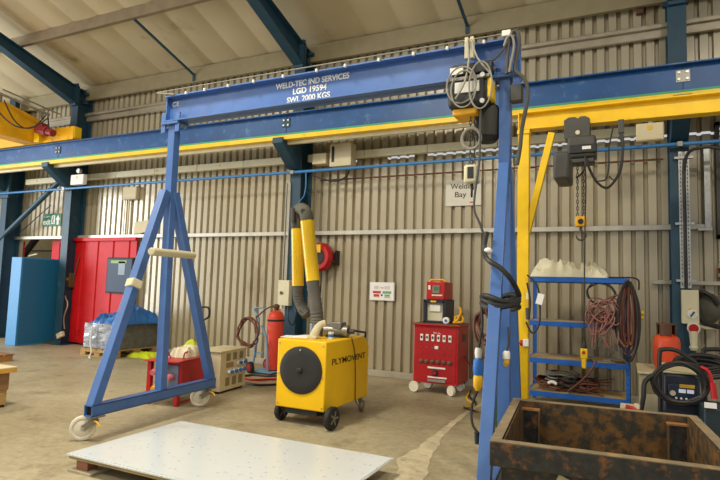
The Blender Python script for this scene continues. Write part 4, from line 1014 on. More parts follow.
# ================================================================== RED WELDING CABINET
XF = reseat(-2.82, -2.22, 6.95, 7.34, .93)
wx0_, wx1_, wy0_, wy1_, wz0_, wz1_ = -2.82, -2.22, 6.95, 7.34, .14, .93
wc_ = thing('welding_set', 'red multi-operator welding power cabinet on white casters by the wall', 'welder', (-2.5, 7.15, 0))
MB().box(wx0_, wx1_, wy0_, wy1_, wz0_, wz1_-.02).build('cabinet_body', RD, wc_, .006)
MB().box(wx0_-.03, wx1_+.03, wy0_-.03, wy1_+.02, wz1_-.02, wz1_).build('top_plate', RD, wc_, .004)
MB().box(wx0_-.01, wx1_+.01, wy0_-.01, wy1_-.01, wz1_+.0005, wz1_+.006).build('top_mat', BRN, wc_)
MB().box(wx0_+.025, wx1_-.025, wy0_-.006, wy0_, wz0_+.03, wz1_-.06).build('front_panel', mat('panel_red', '#a8141a', .45, var=.06), wc_, .002)
fy = wy0_-.006
for k in range(6):
    x = wx0_+.11+k*.077
    br = MB().box(x-.02, x+.02, fy-.006, fy, .70, .79).build('breaker', WH, wc_, .003)
    MB().box(x-.009, x+.009, fy-.016, fy-.006, .735, .765).build('breaker_lever', BK, br, .002)
    MB().lathe([(.028, 0), (.028, .012), (.016, .018)], (x, fy, .43), (0, -1, 0), 14).build('outlet', BRN, wc_)
    MB().cyl((x, fy-.006, .53), (x, fy, .53), .006, seg=8).build('indicator', DG, wc_)
    MB().cyl((x, fy-.006, .615), (x, fy, .615), .008, seg=8).build('indicator', GY, wc_)
text('lettering', 'TEC No.', .03, (-2.50, fy-.002, .81), FRONT, CE_, wc_)
MB().box(-2.62, -2.38, fy-.004, fy, .34, .362).build('label_strip', WH, wc_)
MB().box(-2.62, -2.36, fy-.004, fy, .215, .235).build('label_strip', WH, wc_)
MB().box(-2.62, -2.38, fy-.004, fy, .165, .20).build('rating_plate', GV, wc_)
MB().box(-2.53, -2.48, fy-.004, fy, .60, .64).build('white_tag', WH, wc_)
hn = MB().box(-2.55, -2.48, fy-.012, fy, .245, .325).build('main_switch', BK, wc_, .004)
MB().cyl((-2.515, fy-.03, .285), (-2.515, fy-.012, .285), .02, seg=12).build('switch_knob', RD, hn)
MB().box(wx1_, wx1_+.008, 7.1, 7.22, .70, .80).build('side_plate', BRN, wc_, .003)
MB().box(wx1_-.09, wx1_-.03, fy-.024, fy-.02, wz1_-.018, wz1_-.002).build('yellow_mark', GLD, wc_)
for (x, y, r_) in ((wx0_+.03, wy0_+.04, .075), (wx1_-.06, wy0_+.03, .07), (wx0_+.1, wy1_-.08, .07), (wx1_-.05, wy1_-.06, .07)):
    c_ = MB().bar((x+.02, y, wz0_), (x-.01, y, r_), .045, .04).box(x-.03, x+.05, y-.03, y+.03, wz0_-.012, wz0_).build('caster', GY, wc_)
    MB().lathe([(.02, -.02), (.05, -.018), (r_-.008, -.02), (r_, -.008), (r_, .008), (r_-.008, .02), (.05, .018), (.02, .02)], (x-.02, y-.03, r_), (.5 if x > -2.5 else .1, 1, 0), 20).build('caster_wheel', WL, c_)
# black wire feeder
q0, q1 = ato(423, 298, 7.0), ato(442, 320, 7.0)
zf0 = wz1_+.008
wf = thing('wire_feeder', 'black framed wire feeder with a pale front on the red welding cabinet', 'wire feeder', ((q0.x+q1.x)/2, 7.1, zf0))
zt_ = zf0+.31; x0, x1 = q0.x-.025, q1.x+.005
MB().box(x0+.03, x1-.03, 7.06, 7.32, zf0+.02, zt_-.02).build('case', TR, wf, .005)
mb = MB().box(x0, x0+.035, 7.02, 7.33, zf0, zt_).box(x1-.035, x1, 7.02, 7.33, zf0, zt_).box(x0, x1, 7.02, 7.33, zf0, zf0+.03).box(x0, x1, 7.02, 7.33, zt_-.04, zt_)
mb.build('frame', NAVY, wf, .006)
MB().box(x0+.07, x1-.07, 7.045, 7.06, zf0+.15, zf0+.25).build('pocket', WH, wf, .01)
MB().box(x0+.1, x1-.12, 7.012, 7.02, zt_-.03, zt_-.006).build('yellow_label', GLD, wf)
# red feeder on top
q0 = ato(425, 281, 7.05); zz = zt_+.003
rf = thing('wire_feeder', 'small red welding unit with a display on top of the black feeder', 'wire feeder', ((x0+x1)/2, 7.15, zz))
X0, X1 = x0+.02, x1-.02; ZT = zz+.25
MB().box(X0, X1, 7.05, 7.33, zz, ZT).build('case', RD, rf, .012)
MB().box(X0+.09, X0+.19, 7.04, 7.05, zz+.09, zz+.2).build('control_panel', GY, rf, .004)
MB().box(X0+.11, X0+.17, 7.036, 7.04, zz+.13, zz+.18).build('display', mat('display_green', '#3f7a4a', .3), rf)
MB().box(X0+.03, X0+.06, 7.044, 7.05, zz+.14, zz+.2).build('label', WH, rf)
MB().box(X0+.08, X1-.03, 7.044, 7.05, zz+.055, zz+.075).build('label_strip', TR, rf)
MB().tube([(X0+.03, 7.1, ZT), (X0+.05, 7.1, ZT+.025), (X1-.05, 7.12, ZT+.028), (X1-.02, 7.12, ZT)], .014, 8, 3).build('handle', YO, rf)
# yellow torch hose on the cabinet
q = ato(452, 318, 7.05)
th = thing('welding_torch', 'yellow torch lead with a white disc lying on the red welding cabinet', 'torch', (q.x, 7.08, zf0))
pp = [(q.x-.02, 7.06, zf0+.018), (q.x+.1, 7.08, zf0+.03), (q.x+.08, 7.12, zf0+.1), (q.x+.0, 7.1, zf0+.09), (q.x+.02, 7.06, zf0+.03), (q.x+.07, 7.1, zf0+.15), (q.x+.04, 7.14, zf0+.22)]
MB().tube(pp, .017, 8, 4).build('lead', YO, th)
MB().lathe([(.02, 0), (.045, .005), (.045, .03), (.02, .035)], (q.x-.08, 7.0, zf0+.046), (0, -1, 0), 18).build('disc', WH, th)
MB().lathe([(0, .035), (.018, .036), (.016, .042)], (q.x-.08, 7.0, zf0+.046), (0, -1, 0), 12).build('disc_hub', BLP, th)
# cables at its right
for k, (m_, lb) in enumerate(((CBR, 'brown cable trailing from the red welding cabinet'), (CAB, 'black cable on the floor right of the red welding cabinet'), (GLD, 'yellow cable on the floor right of the red welding cabinet'))):
    p = [(wx1_+.0, 7.2, .5-.1*k), (wx1_+.12, 7.15, .38-.1*k), (wx1_+.28, 7.1, .5-.15*k), (wx1_+.42, 7.1, .7-.2*k)] if k == 0 else [(wx1_+.05, 7.3, .02), (wx1_+.14, 7.1-.1*k, .015), (wx1_+.28, 6.9-.1*k, .015), (wx1_+.33, 6.7-.05*k, .015), (wx1_+.25, 6.5, .015), (wx1_+.45, 6.4, .015)]
    solo('floor_cable', MB().tube(p, .012, 6, 5), m_, lb, 'cable', (wx1_+.2, 7.0, .01), group='cables trailing beside the red welding cabinet')

XF = None
# ================================================================== RIGHT GANTRY LEG CLUTTER
# cable wrapped round the leg
def legpt(z): return alongleg(Vector((-.74, 3.33, .325)), Vector((-.852, 4.43, 2.45)), z)
c0 = legpt(1.40)
rnd = random.Random(3); pts = [at(487, 232, 3.98), at(484, 250, 3.95), at(488, 260, 3.82), at(499, 267, 3.8), at(510, 278, 3.82), at(517, 290, 3.9)]
for k in range(26):
    a_ = k*PI/4+.3; pts.append((c0.x+.02+.125*math.cos(a_), c0.y+.02+.125*math.sin(a_), 1.415+.018*math.sin(k*1.7)-.003*k))
lp = thing('power_cable', 'thick black cable wrapped round the right gantry leg', 'cable', (c0.x, c0.y, 1.6))
MB().tube(pts, .018, 8, 4).build('cable_wrap', CAB, lp)
MB().ball(at(488, 251, 3.93), .03, .026, .026).build('white_plug', WH, lp)
q = at(487, 325, 4.05)
mb = MB().tube(loops((q.x-.03, 4.1, q.z), .06, 5, .02, 'xz', .4, 0, 11, 2.0), .011, 6, 3)
solo('cable_coil', mb, CBR, 'small brown cable bundle hanging left of the right gantry leg', 'cable', q)
q = at(478, 375, 3.95)
pg = thing('plug_connector', 'blue and yellow plug connector hanging left of the right gantry leg', 'plug', (q.x, 3.95, q.z))
MB().lathe([(.02, .12), (.034, .10), (.038, .03), (.03, -.0)], q, (0, 0, 1), 14).build('blue_socket', BLP, pg)
MB().lathe([(.028, 0), (.034, -.02), (.032, -.08), (.015, -.11)], q, (0, 0, 1), 14).build('yellow_plug', GLD, pg)
MB().lathe([(.021, .12), (.026, .16), (.02, .19)], q, (0, 0, 1), 12).build('white_collar', WH, pg)
MB().tube([(q.x, 3.95, q.z+.18), (q.x+.02, 3.97, q.z+.34), (q.x+.0, 4.02, q.z+.5)], .011, 6, 4).build('cable', CAB, pg)
MB().tube([(q.x, 3.95, q.z-.1), (q.x-.04, 3.95, q.z-.22), (q.x-.03, 3.92, q.z-.33), (q.x+.01, 3.9, q.z-.38)], .01, 6, 4).build('tail_cable', CAB, pg)
MB().cyl((q.x+.01, 3.9, q.z-.38), (q.x+.015, 3.9, q.z-.46), .02, seg=10).build('black_plug', NAVY, pg)
q = at(505, 358, 3.72)
pg = thing('plug_connector', 'white and yellow plug connector hanging on the front of the right gantry leg', 'plug', (q.x, 3.74, q.z))
lx = legpt(q.z); off = Vector((lx.x+.085, lx.y-.0, q.z))
MB().lathe([(.018, .05), (.024, .04), (.025, .0)], off, (0, 0, 1), 14).build('white_socket', WH, pg)
MB().lathe([(.018, .0), (.021, -.015), (.018, -.035), (.009, -.05)], off, (0, 0, 1), 14).build('yellow_plug', GLD, pg)
MB().tube([off+Vector((0, 0, .04)), off+Vector((.01, .02, .1)), off+Vector((.0, .05, .2))], .007, 6, 4).build('cable', CAB, pg)
# green sheet leaning behind leg
q0, q1 = at(516, 345, 5.5), at(524, 397, 5.5)
mb = MB().tbox((-1.20, 6.1, .52), (.10, .012, .5), Matrix.Rotation(-.06, 3, 'X'))
solo('green_sheet', mb, GLASSG, 'dark green plastic sheet standing behind the right gantry leg', 'sheet', (-1.20, 6.1, .02), .003)
# grey plug things hanging on the yellow post
q = at(531, 320, 6.510)
hp = thing('hanging_cable', 'black cable with plugs and a paper tag hanging on the yellow post', 'cable', (q.x, 6.510, q.z))
MB().tube([at(527, 275, 6.500), at(537, 285, 6.480), at(540, 305, 6.480), at(539, 325, 6.480), at(532, 333, 6.490), at(526, 322, 6.500)], .011, 6, 4).tube([at(527, 283, 6.480), at(530, 300, 6.460), at(529, 318, 6.460)], .012, 6, 4).build('cable_loop', CAB, hp)
MB().tbox(at(540, 299, 6.440), (.035, .004, .06), Matrix.Rotation(.25, 3, 'Y')).build('paper_tag', PAPER, hp)
a = at(528, 308, 6.480); MB().cyl(a, a-Vector((0, 0, .13)), .03, .022, seg=12).build('grey_plug', DG, hp)
a = at(528, 293, 6.480); MB().cyl(a, a-Vector((0, 0, .07)), .022, seg=12).build('white_plug', TR, hp)
a = at(526, 341, 6.490); MB().box(a.x-.03, a.x+.03, 6.460, 6.520, a.z-.06, a.z+.02).build('white_box', PAPER, hp, .005)
a = at(522, 343, 6.490); MB().ball(a, .03, .03, .035).build('red_cap', RD, hp)

# ================================================================== BLUE RACK
XF = rehang(-1.26, -.185, .33, 1.62, 6.5, 7.3, 1.12)
r0x, r1x, ry0_, ry1_ = -1.26, -.185, 6.5, 7.1
rk = thing('shelving_rack', 'bright blue four shelf steel rack against the wall', 'rack', (-.65, 6.8, .147))
for x in (r0x, r1x-.045):
    for y in (ry0_, ry1_-.045):
        o = MB().box(x, x+.045, y, y+.006, .147, 1.62).box(x+(.039 if x > -.6 else 0), x+(.045 if x > -.6 else .006), y, y+.045, .147, 1.62).build('upright', RK, rk)
        mb = MB(); 
        for k in range(28): mb.box(x+.018, x+.027, y-.0012, y, .17+k*.052, .17+k*.052+.022)
        if y == ry0_: mb.build('slots', mat('slot_dark', '#123a70', .6), o)
SZ = (1.62, 1.12, .70, .33)
for z in SZ:
    mb = MB().box(r0x+.046, r1x-.046, ry0_, ry0_+.03, z-.055, z).box(r0x+.046, r1x-.046, ry1_-.03, ry1_, z-.055, z)
    mb.box(r0x+.006, r0x+.03, ry0_+.046, ry1_-.046, z-.055, z).box(r1x-.03, r1x-.007, ry0_+.046, ry1_-.046, z-.055, z)
    mb.build('shelf_beam', RK, rk, .003)
    MB().box(r0x+.03, r1x-.03, ry0_+.031, ry1_-.031, z-.018, z-.002).build('shelf_board', SW, rk, .002)
cloth('dust_sheet', (r0x+.04, r1x-.22, 6.5, 7.05), 1.624, lambda u_, v_: .075+.035*math.sin(u_*7+.5)-.03*u_, TW, 'crumpled cream dust sheet on top of the blue rack', 'sheet', 21, 70, 9, .10)
solo('cable_coil', MB().tube(loops((-.47, 6.52, 1.45), .14, 3, .012, 'xz', .1, 0, 9, .85), .008, 6, 3), CAB, 'thin black cable coil hanging under the rack top shelf', 'cable', (-.47, 6.52, 1.6))
mb = MB().tube([(-.5, 6.6, 1.632), (-.35, 6.65, 1.632), (-.25, 6.62, 1.632), (-.16, 6.58, 1.632), (-.1, 6.5, 1.6), (-.1, 6.48, 1.5)], .009, 6, 4)
solo('loose_cable', mb, CAB, 'black cable lying over the right end of the rack top', 'cable', (-.3, 6.6, 1.625))
# coil of brown cables hanging from the right post
q = ato(628, 325, 6.4)
mb = MB()
for k in range(9):
    rnd = random.Random(40+k); rx_ = .025+.0095*k; rz_ = .27+.09*rnd.random()
    cx_ = q.x+rnd.uniform(-.03, .03); y_ = 6.37+.012*k; zt_ = 1.55-rnd.uniform(0, .04)
    p = []
    for t in range(12):
        a_ = 2*PI*t/12; p.append((cx_+rx_*math.cos(a_)*(1+.15*math.sin(a_)*-1), y_+rnd.uniform(-.01, .01), zt_-rz_+rz_*math.sin(a_)))
    mb.tube(p, .012, 6, 3, True)
co = solo('cable_coil', mb, CBR, 'long brown and black cable coil hanging on the right end of the rack', 'cable', (q.x, 6.4, 1.55))
mb = MB()
for k in range(3): mb.tube([(q.x+.1*math.cos(2*PI*t/12)*(1.1-.1*k), 6.35-.004*k, 1.53-.36+(.38+.02*k)*math.sin(2*PI*t/12)) for t in range(12)], .011, 6, 3, True)
mb.build('black_cable', CAB, co)
a = ato(642, 315, 6.38)
MB().ball(a, .022).ball(a+Vector((.0, 0, -.05)), .018).build('brass_connector', GLD, co)
# pink tangle
mb = MB(); rnd = random.Random(5); q = ato(605, 325, 6.38)
for k in range(15):
    x_ = q.x+rnd.uniform(-.09, .09); z_ = q.z+rnd.uniform(-.02, .15); ra, rb = rnd.uniform(.04, .12), rnd.uniform(.05, .15); tl = rnd.uniform(-.8, .8); ph = rnd.uniform(0, 6)
    p = []
    for t in range(10):
        a_ = ph+2*PI*t*.16; u_, v_ = ra*math.cos(a_), rb*math.sin(a_)
        p.append((x_+u_*math.cos(tl)-v_*math.sin(tl), 6.37+.05*math.sin(a_*1.3+k), z_+u_*math.sin(tl)+v_*math.cos(tl)))
    mb.tube(p, .008, 6, 4)
for k in range(7):
    x_ = q.x-.12+.045*k; z_ = q.z-.02
    mb.tube([(x_, 6.36, z_+.1), (x_+rnd.uniform(-.03, .03), 6.34, z_-.1), (x_+rnd.uniform(-.03, .03), 6.34, z_-.2-rnd.random()*.14)], .009, 6, 4)
mb.tube([(q.x-.05, 6.36, q.z+.2), (q.x+.0, 6.42, q.z+.25), (q.x+.1, 6.47, q.z+.3), (q.x+.17, 6.49, q.z+.3)], .01, 6, 3)
tg = solo('cable_tangle', mb, CP, 'tangle of pinkish red leads with clips hanging on the front of the rack', 'cable', q)
mb = MB()
for k in range(6):
    x_ = q.x-.1+.05*k; z_ = q.z-.2-rnd.random()*.1; mb.tbox((x_, 6.335, z_), (.014, .012, .04), Matrix.Rotation(rnd.uniform(-.4, .4), 3, 'Y'))
mb.build('clip', DG, tg, .003)
# lead from tangle down to bottom shelf
solo('loose_cable', MB().tube([ato(596, 362, 6.42), ato(590, 372, 6.44), ato(580, 382, 6.46), ato(568, 391, 6.5), (-.78, 6.6, .36), (-.95, 6.65, .35)], .011, 6, 4), CBR, 'brown cable drooping from the third shelf to the bottom shelf', 'cable', (-.6, 6.45, .5))
# scrap on shelves
def chunk(name, x, y, z, s, m, label, cat, rz=0): return solo(name, MB().tbox((x, y, z+s[2]), s, Matrix.Rotation(rz, 3, 'Z')), m, label, cat, (x, y, z), .004)
chunk('steel_offcut', -.55, 6.62, 1.12, (.05, .04, .02), DG, 'small dark steel offcut on the second shelf, left of its neighbour', 'offcut', .3)
s2 = MB().lathe([(.03, 0), (.035, .02), (.02, .05), (.022, .075)], (-.42, 6.62, 1.119), (0, 0, 1), 12); solo('pipe_fitting', s2, GY, 'grey pipe fitting standing on the second shelf', 'fitting', (-.42, 6.62, 1.119))
for k, (x, s_, m_, lb) in enumerate(((-.42, .14, GY, 'flat grey plate on the third shelf under the hanging leads'), (-.28, .07, BRN, 'brown flat bar on the third shelf at its right end'), (-.6, .05, DG, 'dark bracket on the third shelf beside the yellow pendant'))):
    solo('steel_plate', MB().tbox((x, 6.68-.04*k, .705+.0), (s_*.6, .06, .006), Matrix.Rotation(.2*k, 3, 'Z')).tbox((x+.01, 6.68-.04*k, .715), (s_*.3, .02, .006), Matrix.Rotation(-.4, 3, 'Z')), m_, lb, 'plate', (x, 6.68, .7))
for k, (cx_, R_q, m_, sd_, lb) in enumerate(((-.98, .2, CBR, 1, 'brown cable coil heaped at the left of the bottom shelf'), (-.84, .19, CAB, 2, 'black cable coil in the middle of the bottom shelf heap'), (-.68, .17, CBR, 3, 'reddish cable coil at the right of the bottom shelf heap'), (-.9, .15, CGR, 4, 'grey cable coil on top of the bottom shelf heap'))):
    z_ = (.34, .37, .345, .43)[k]
    mb = MB().tube(loops((cx_, 6.78, z_), R_q, 6, .03, 'xy', .25, .012, sd_+70, .95), .011, 6, 3)
    solo('cable_coil', mb, m_, lb, 'cable', (cx_, 6.78, .33), group='cable coils heaped on the bottom shelf')
q = Vector((-1.0, 6.6, .42)); solo('white_connector', MB().tube([(-1.02, 6.57, .42), (-.98, 6.56, .44), (-.93, 6.56, .42)], .018, 8, 3), WH, 'white connector on the bottom shelf cable heap', 'connector', q)
mb = MB()
for k in range(6): mb.bar((-.62+.02*k, 6.6+.05*k, .36+.02*k), (-.45+.02*k, 6.55+.06*k, .34+.03*k), .012, .012)
solo('metal_rods', mb, CBR, 'loose rods sticking out of the cables on the bottom shelf', 'rods', (-.5, 6.6, .34))

# ================================================================== COLUMN 3 FIXINGS
XF = rehang(.1, .5, 1.3, 3.0, 7.045, 8.098, 1.1)
ct = thing('cable_tray', 'perforated galvanised cable tray running down the right column', 'cable tray', (.3, 7.03, 1.5))
xa, xb = ato(679.5, 200, 7.0).x, ato(690.5, 200, 7.0).x; w3 = (xb-xa)
for (x0, x1) in ((xa, xa+w3*.36), (xb-w3*.36, xb)):
    o = MB().box(x0, x1, 7.02, 7.03, 1.50, 3.0).build('tray_strip', GV, ct)
    mb = MB()
    mb.box((x0+x1)/2-.0004, (x0+x1)/2+.0004, 7.0195, 7.0205, 1.53, 2.97)
    for k in range(34): mb.box(x0+(x1-x0)*.38, x0+(x1-x0)*.62, 7.018, 7.0205, 1.53+k*.043, 1.53+k*.043+.02)
    mb.build('perforations', BLK, o)
MB().box(xa, xb, 7.032, 7.045, 1.5, 3.0).build('tray_back', GY, ct)
for z in (1.58, 2.2, 2.93): MB().box(xa-.04, xb+.04, 7.0, 7.045, z-.012, z+.012).build('clamp', GV, ct)
xm = (xa+xb)/2
MB().tube([(xm, 7.0, 1.5), (xm, 6.99, 2.2), (xm, 6.99, 2.75), (xm+.03, 6.98, 2.95), (xm+.12, 6.96, 3.01), (xm+.3, 6.95, 3.0), (xm+.5, 6.95, 2.88)], .017, 8, 4).build('cable', CAB, ct)
sk = thing('isolator_socket', 'white isolator box with a red and white socket on the right column', 'socket', (.34, 6.95, 1.3))
a, b2 = ato(680, 291, 6.92), ato(697, 325, 6.92)
MB().box(a.x, b2.x, 6.92, 7.04, b2.z, a.z).build('case', TR, sk, .008)
MB().box(a.x+.015, b2.x-.015, 6.915, 6.92, b2.z+.03, a.z-.015).build('cover', TR, sk, .003)
ds = MB().cyl(((a.x+b2.x)/2+.015, 6.90, b2.z+.105), ((a.x+b2.x)/2+.015, 6.92, b2.z+.105), .048, seg=18).build('dial', WH, sk)
MB().tbox(((a.x+b2.x)/2+.015, 6.893, b2.z+.105), (.008, .01, .03), Matrix.Rotation(.6, 3, 'Y')).build('rotary_switch', DG, ds, .002)
MB().box(a.x+.06, a.x+.09, 6.911, 6.915, b2.z+.15, b2.z+.165).build('yellow_label', GLD, sk)
q = ato(691, 329, 6.88)
rs = MB().lathe([(.055, -.08), (.06, -.02), (.062, .0)], q, (0, -1, -.15), 18).build('socket_housing', WH, sk)
MB().lathe([(.0, .001), (.045, .004), (.045, .02), (0, .022)], q, (0, -1, -.15), 16).build('socket_face', RD, rs)
MB().lathe([(.045, 0), (.04, -.06), (.032, -.15), (.045, -.17), (.03, -.2)], (q.x+.0, 6.9, q.z-.03), (0, 0, 1), 14).build('plug', TR, sk)
MB().tube([(q.x, 6.9, q.z-.22), (q.x+.02, 6.85, q.z-.32), (q.x+.04, 6.7, q.z-.45), (q.x+.06, 6.5, q.z-.6)], .016, 8, 4).build('flex', CAB, sk)
# dark bag on the wall
XF = rehang(.3, .8, 1.2, 1.8, 7.33, YW-.1, 1.1)
q = ato(706, 312, 7.1)
bg = thing('tool_bag', 'dark olive bag with black straps hanging beside the right column', 'bag', (q.x, 7.15, q.z-.1))
MB().ball((q.x+.02, 7.2, q.z+.02), .14, .11, .17, 18, 12, .18).build('bag_body', OG, bg)
MB().tube([(q.x-.1, 7.12, q.z+.17), (q.x-.05, 7.08, q.z+.2), (q.x+.04, 7.07, q.z+.15), (q.x+.10, 7.08, q.z+.06)], .022, 8, 4).tube([(q.x-.1, 7.1, q.z+.16), (q.x-.09, 7.08, q.z+.0), (q.x-.05, 7.06, q.z-.12), (q.x+.1, 7.06, q.z-.17), (q.x+.2, 7.07, q.z-.14)], .026, 8, 4).build('strap', BK, bg)
MB().tube([(q.x-.08, 7.1, q.z-.17), (q.x+.0, 7.08, q.z-.19), (q.x+.12, 7.08, q.z-.17)], .022, 8, 4).build('hose_end', CREAMT, bg)
MB().cyl((q.x-.02, 7.1, q.z+.19), (q.x-.02, 7.33, q.z+.24), .012, seg=8).build('hook', GY, bg)
q = ato(719, 270, 7.25)
tn = thing('spray_can', 'red and white can on the wall rail at the right edge', 'can', (q.x+.03, 7.36, 1.602))
MB().lathe([(.04, 1.602), (.042, 1.61), (.042, 1.76), (.03, 1.78)], (q.x+.05, 7.37, 0), (0, 0, 1), 14).build('can_body', RD, tn)
MB().lathe([(.0425, 1.62), (.043, 1.622), (.043, 1.66), (.0425, 1.662)], (q.x+.05, 7.37, 0), (0, 0, 1), 14).build('label_band', TR, tn)
MB().lathe([(.0425, 1.72), (.043, 1.722), (.043, 1.765), (.035, 1.78)], (q.x+.05, 7.37, 0), (0, 0, 1), 14).build('cap', TR, tn)
MB().box(q.x-.01, q.x+.11, 7.3, 7.41, 1.595, 1.602).build('base', TR, tn) if False else None

# ================================================================== RIGHT FOREGROUND
# beige cabinet with the propane bottle on it
XF = reseat(-.1, .5, 6.05, 6.6, .74)
q = ato(640, 371, 6.05); zc_ = q.z
cbx = thing('welding_cabinet', 'beige metal cabinet under the orange propane bottle', 'cabinet', (.1, 6.3, 0))
MB().box(q.x, q.x+.50, 6.05, 6.6, .0, zc_-.02).build('case', mat('cabinet_grey_beige', '#aaa187', .55), cbx, .006)
MB().box(q.x-.015, q.x+.515, 6.035, 6.615, zc_-.02, zc_).build('lid', BX, cbx, .004)
mb = MB()
for z0_, n_ in ((.2, 6), (.5, 4)):
    mb = MB().box(q.x+.028, q.x+.162, 6.048, 6.05, zc_-z0_-.005, zc_-z0_+.022*n_)
    for k in range(n_): mb.box(q.x+.03, q.x+.16, 6.045, 6.05, zc_-z0_+.022*k, zc_-z0_+.01+.022*k)
    mb.build('vent', mat('louvre_shade', '#8c8060', .6), cbx)
bq = ato(670, 350, 6.3); zp = zc_+.001; ztop = ato(666, 331, 6.3).z
pb = thing('propane_bottle', 'squat orange propane bottle on the beige cabinet', 'gas bottle', (bq.x, 6.3, zp))
hB = ztop-zp; R_b = .125
MB().lathe([(R_b*.8, 0), (R_b*.85, .02), (R_b, .05), (R_b, hB*.76), (R_b*.92, hB*.88), (R_b*.6, hB*.97), (R_b*.3, hB)], (bq.x, 6.3, zp), (0, 0, 1), 26).build('cylinder', ORG, pb)
mb = MB()
for a0_, a1_ in ((-.5, .9), (1.6, 3.2), (3.9, 5.2)):
    n = 8
    for k in range(n):
        a_, b_ = a0_+(a1_-a0_)*k/n, a0_+(a1_-a0_)*(k+1)/n
        mb.bar((bq.x+.085*math.cos(a_), 6.3+.085*math.sin(a_), zp+hB+.04), (bq.x+.085*math.cos(b_), 6.3+.085*math.sin(b_), zp+hB+.04), .012, .12, (math.cos((a_+b_)/2), math.sin((a_+b_)/2), 0))
mb.lathe([(.08, hB+.09), (.092, hB+.09), (.092, hB+.105), (.08, hB+.105)], (bq.x, 6.3, zp), (0, 0, 1), 22)
mb.build('collar', mat('collar_brown', '#5a3a24', .6), pb)
MB().cyl((bq.x, 6.3, zp+hB-.01), (bq.x, 6.3, zp+hB+.06), .02, seg=10).build('valve', GY, pb)
XF = reseat(.1, .45, 5.3, 5.85, 1.1)
# black trolley welder
wq = 5.3
X0, X1 = ato(657, 400, wq).x, ato(703, 400, wq).x
tw = thing('trolley_welder', 'dark welding machine with a tube handle frame and digital panel at right', 'welder', ((X0+X1)/2, wq+.2, 0))
zp1, zp0 = ato(690, 376, wq).z, .22
MB().box(X0+.06, X1-.0, wq+.02, wq+.55, zp0, zp1).build('case', NAVY, tw, .02)
MB().box(X0+.06, X1+.0, wq+.02, wq+.55, zp1+.001, zp1+.02).build('lid', CR, tw, .008)
a, b2 = ato(670, 384, wq), ato(700, 407, wq)
MB().box(a.x, b2.x, wq-.005, wq+.02, b2.z, a.z).build('control_panel', mat('panel_navy', '#25324a', .35), tw, .008)
pn = bpy.data.objects['control_panel.001'] if 'control_panel.001' in bpy.data.objects else bpy.data.objects['control_panel']
for k in range(2): MB().box(a.x+.075+.06*k, a.x+.125+.06*k, wq-.012, wq-.005, a.z-.065, a.z-.035).build('display', emat('display_pale', '#c8d0dc', .35), tw)
for k in range(5): MB().cyl((a.x+.055+.037*k, wq-.012, b2.z+.05), (a.x+.055+.037*k, wq-.005, b2.z+.05), .009, seg=10).build('button', WH, tw)
MB().box(a.x+.08, a.x+.19, wq-.01, wq-.004, a.z-.022, a.z+.006).build('yellow_label', GLD, tw)
MB().cyl((a.x+.03, wq-.02, b2.z+.09), (a.x+.03, wq-.004, b2.z+.09), .022, seg=14).build('dial', BX, tw)
zh = ato(660, 349, wq-.02).z
def frame(y): return [(X0+.03, y, .12), (X0+.03, y, .6), (X0+.03, y, zh-.06), (X0+.06, y, zh), (X0+.15, y, zh), (X1-.1, y, zh-.045), (X1-.02, y, zh-.12), (X1+.015, y, zh-.3), (X1+.015, y, .6), (X1+.015, y, .12)]
MB().tube(frame(wq-.03), .018, 10, 5).build('handle_frame', BK, tw)
zs = zh-.03
MB().tube([(X1+.10, wq+.5, .12), (X1+.10, wq+.5, zs-.1), (X1+.13, wq+.5, zs), (X1+.45, wq+.5, zs)], .02, 10, 5).build('rear_handle', BK, tw)
MB().box(X0-.0, X1+.12, wq-.05, wq+.6, .10, .14).build('trolley_deck', BK, tw, .005)
for x in (X0+.04, X1+.0):
    for y in (wq+.02, wq+.5): MB().lathe([(.02, -.025), (.06, -.025), (.07, 0), (.06, .025), (.02, .025)], (x, y, .07), (1, 0, 0), 18).build('wheel', BKR, tw)
# coiled lead on the frame
cq = ato(681, 384, wq-.08)
mb = MB(); rnd = random.Random(9); p = []
for k in range(4*12):
    a_ = 2*PI*k/12; rr_ = 1+rnd.uniform(-.05, .05)+.07*math.sin(k*.13)
    p.append((cq.x+.19*rr_*math.cos(a_), wq-.085-.012*math.sin(k*.5), cq.z-.0+.165*rr_*math.sin(a_)))
mb.tube(p, .014, 8, 3)
ld = thing('welding_lead', 'thick black welding lead coiled on the handle of the trolley welder', 'cable', (cq.x, wq-.08, cq.z))
mb.build('lead_coil', CAB, ld)
MB().tube([(cq.x-.2, wq-.09, cq.z+.05), (cq.x-.26, wq-.1, cq.z-.02), (cq.x-.27, wq-.12, cq.z-.13), (cq.x-.29, wq-.12, cq.z-.25)], .02, 8, 4).build('lead_tail', CAB, ld)
e0 = Vector((cq.x-.29, wq-.12, cq.z-.25))
MB().tbox(e0+Vector((-.05, 0, -.0)), (.07, .025, .02), Matrix.Rotation(.25, 3, 'Y')).build('red_clamp', RD, ld, .008)
MB().tube([(cq.x+.15, wq-.1, cq.z+.15), (cq.x+.2, wq-.12, cq.z+.12), (cq.x+.225, wq-.12, cq.z+.02)], .013, 7, 4).build('red_lead', RD, ld)
MB().cyl((cq.x+.225, wq-.12, cq.z+.03), (cq.x+.235, wq-.12, cq.z-.09), .02, .024, seg=12).build('red_handle', RD, ld)
# second coil to the right rear
cq2 = ato(708, 368, wq+.45)
mb = MB().tube([(cq2.x+.22*math.cos(2*PI*k/10)*(1+.1*math.sin(k)), wq+.40+.03*math.sin(k*.7), cq2.z-.02+.07*math.sin(2*PI*k/10)+.004*k) for k in range(32)], .02, 8, 3)
solo('welding_lead', mb, CAB, 'black lead coiled on the rear handle at the right edge', 'cable', (cq2.x, wq+.4, cq2.z))
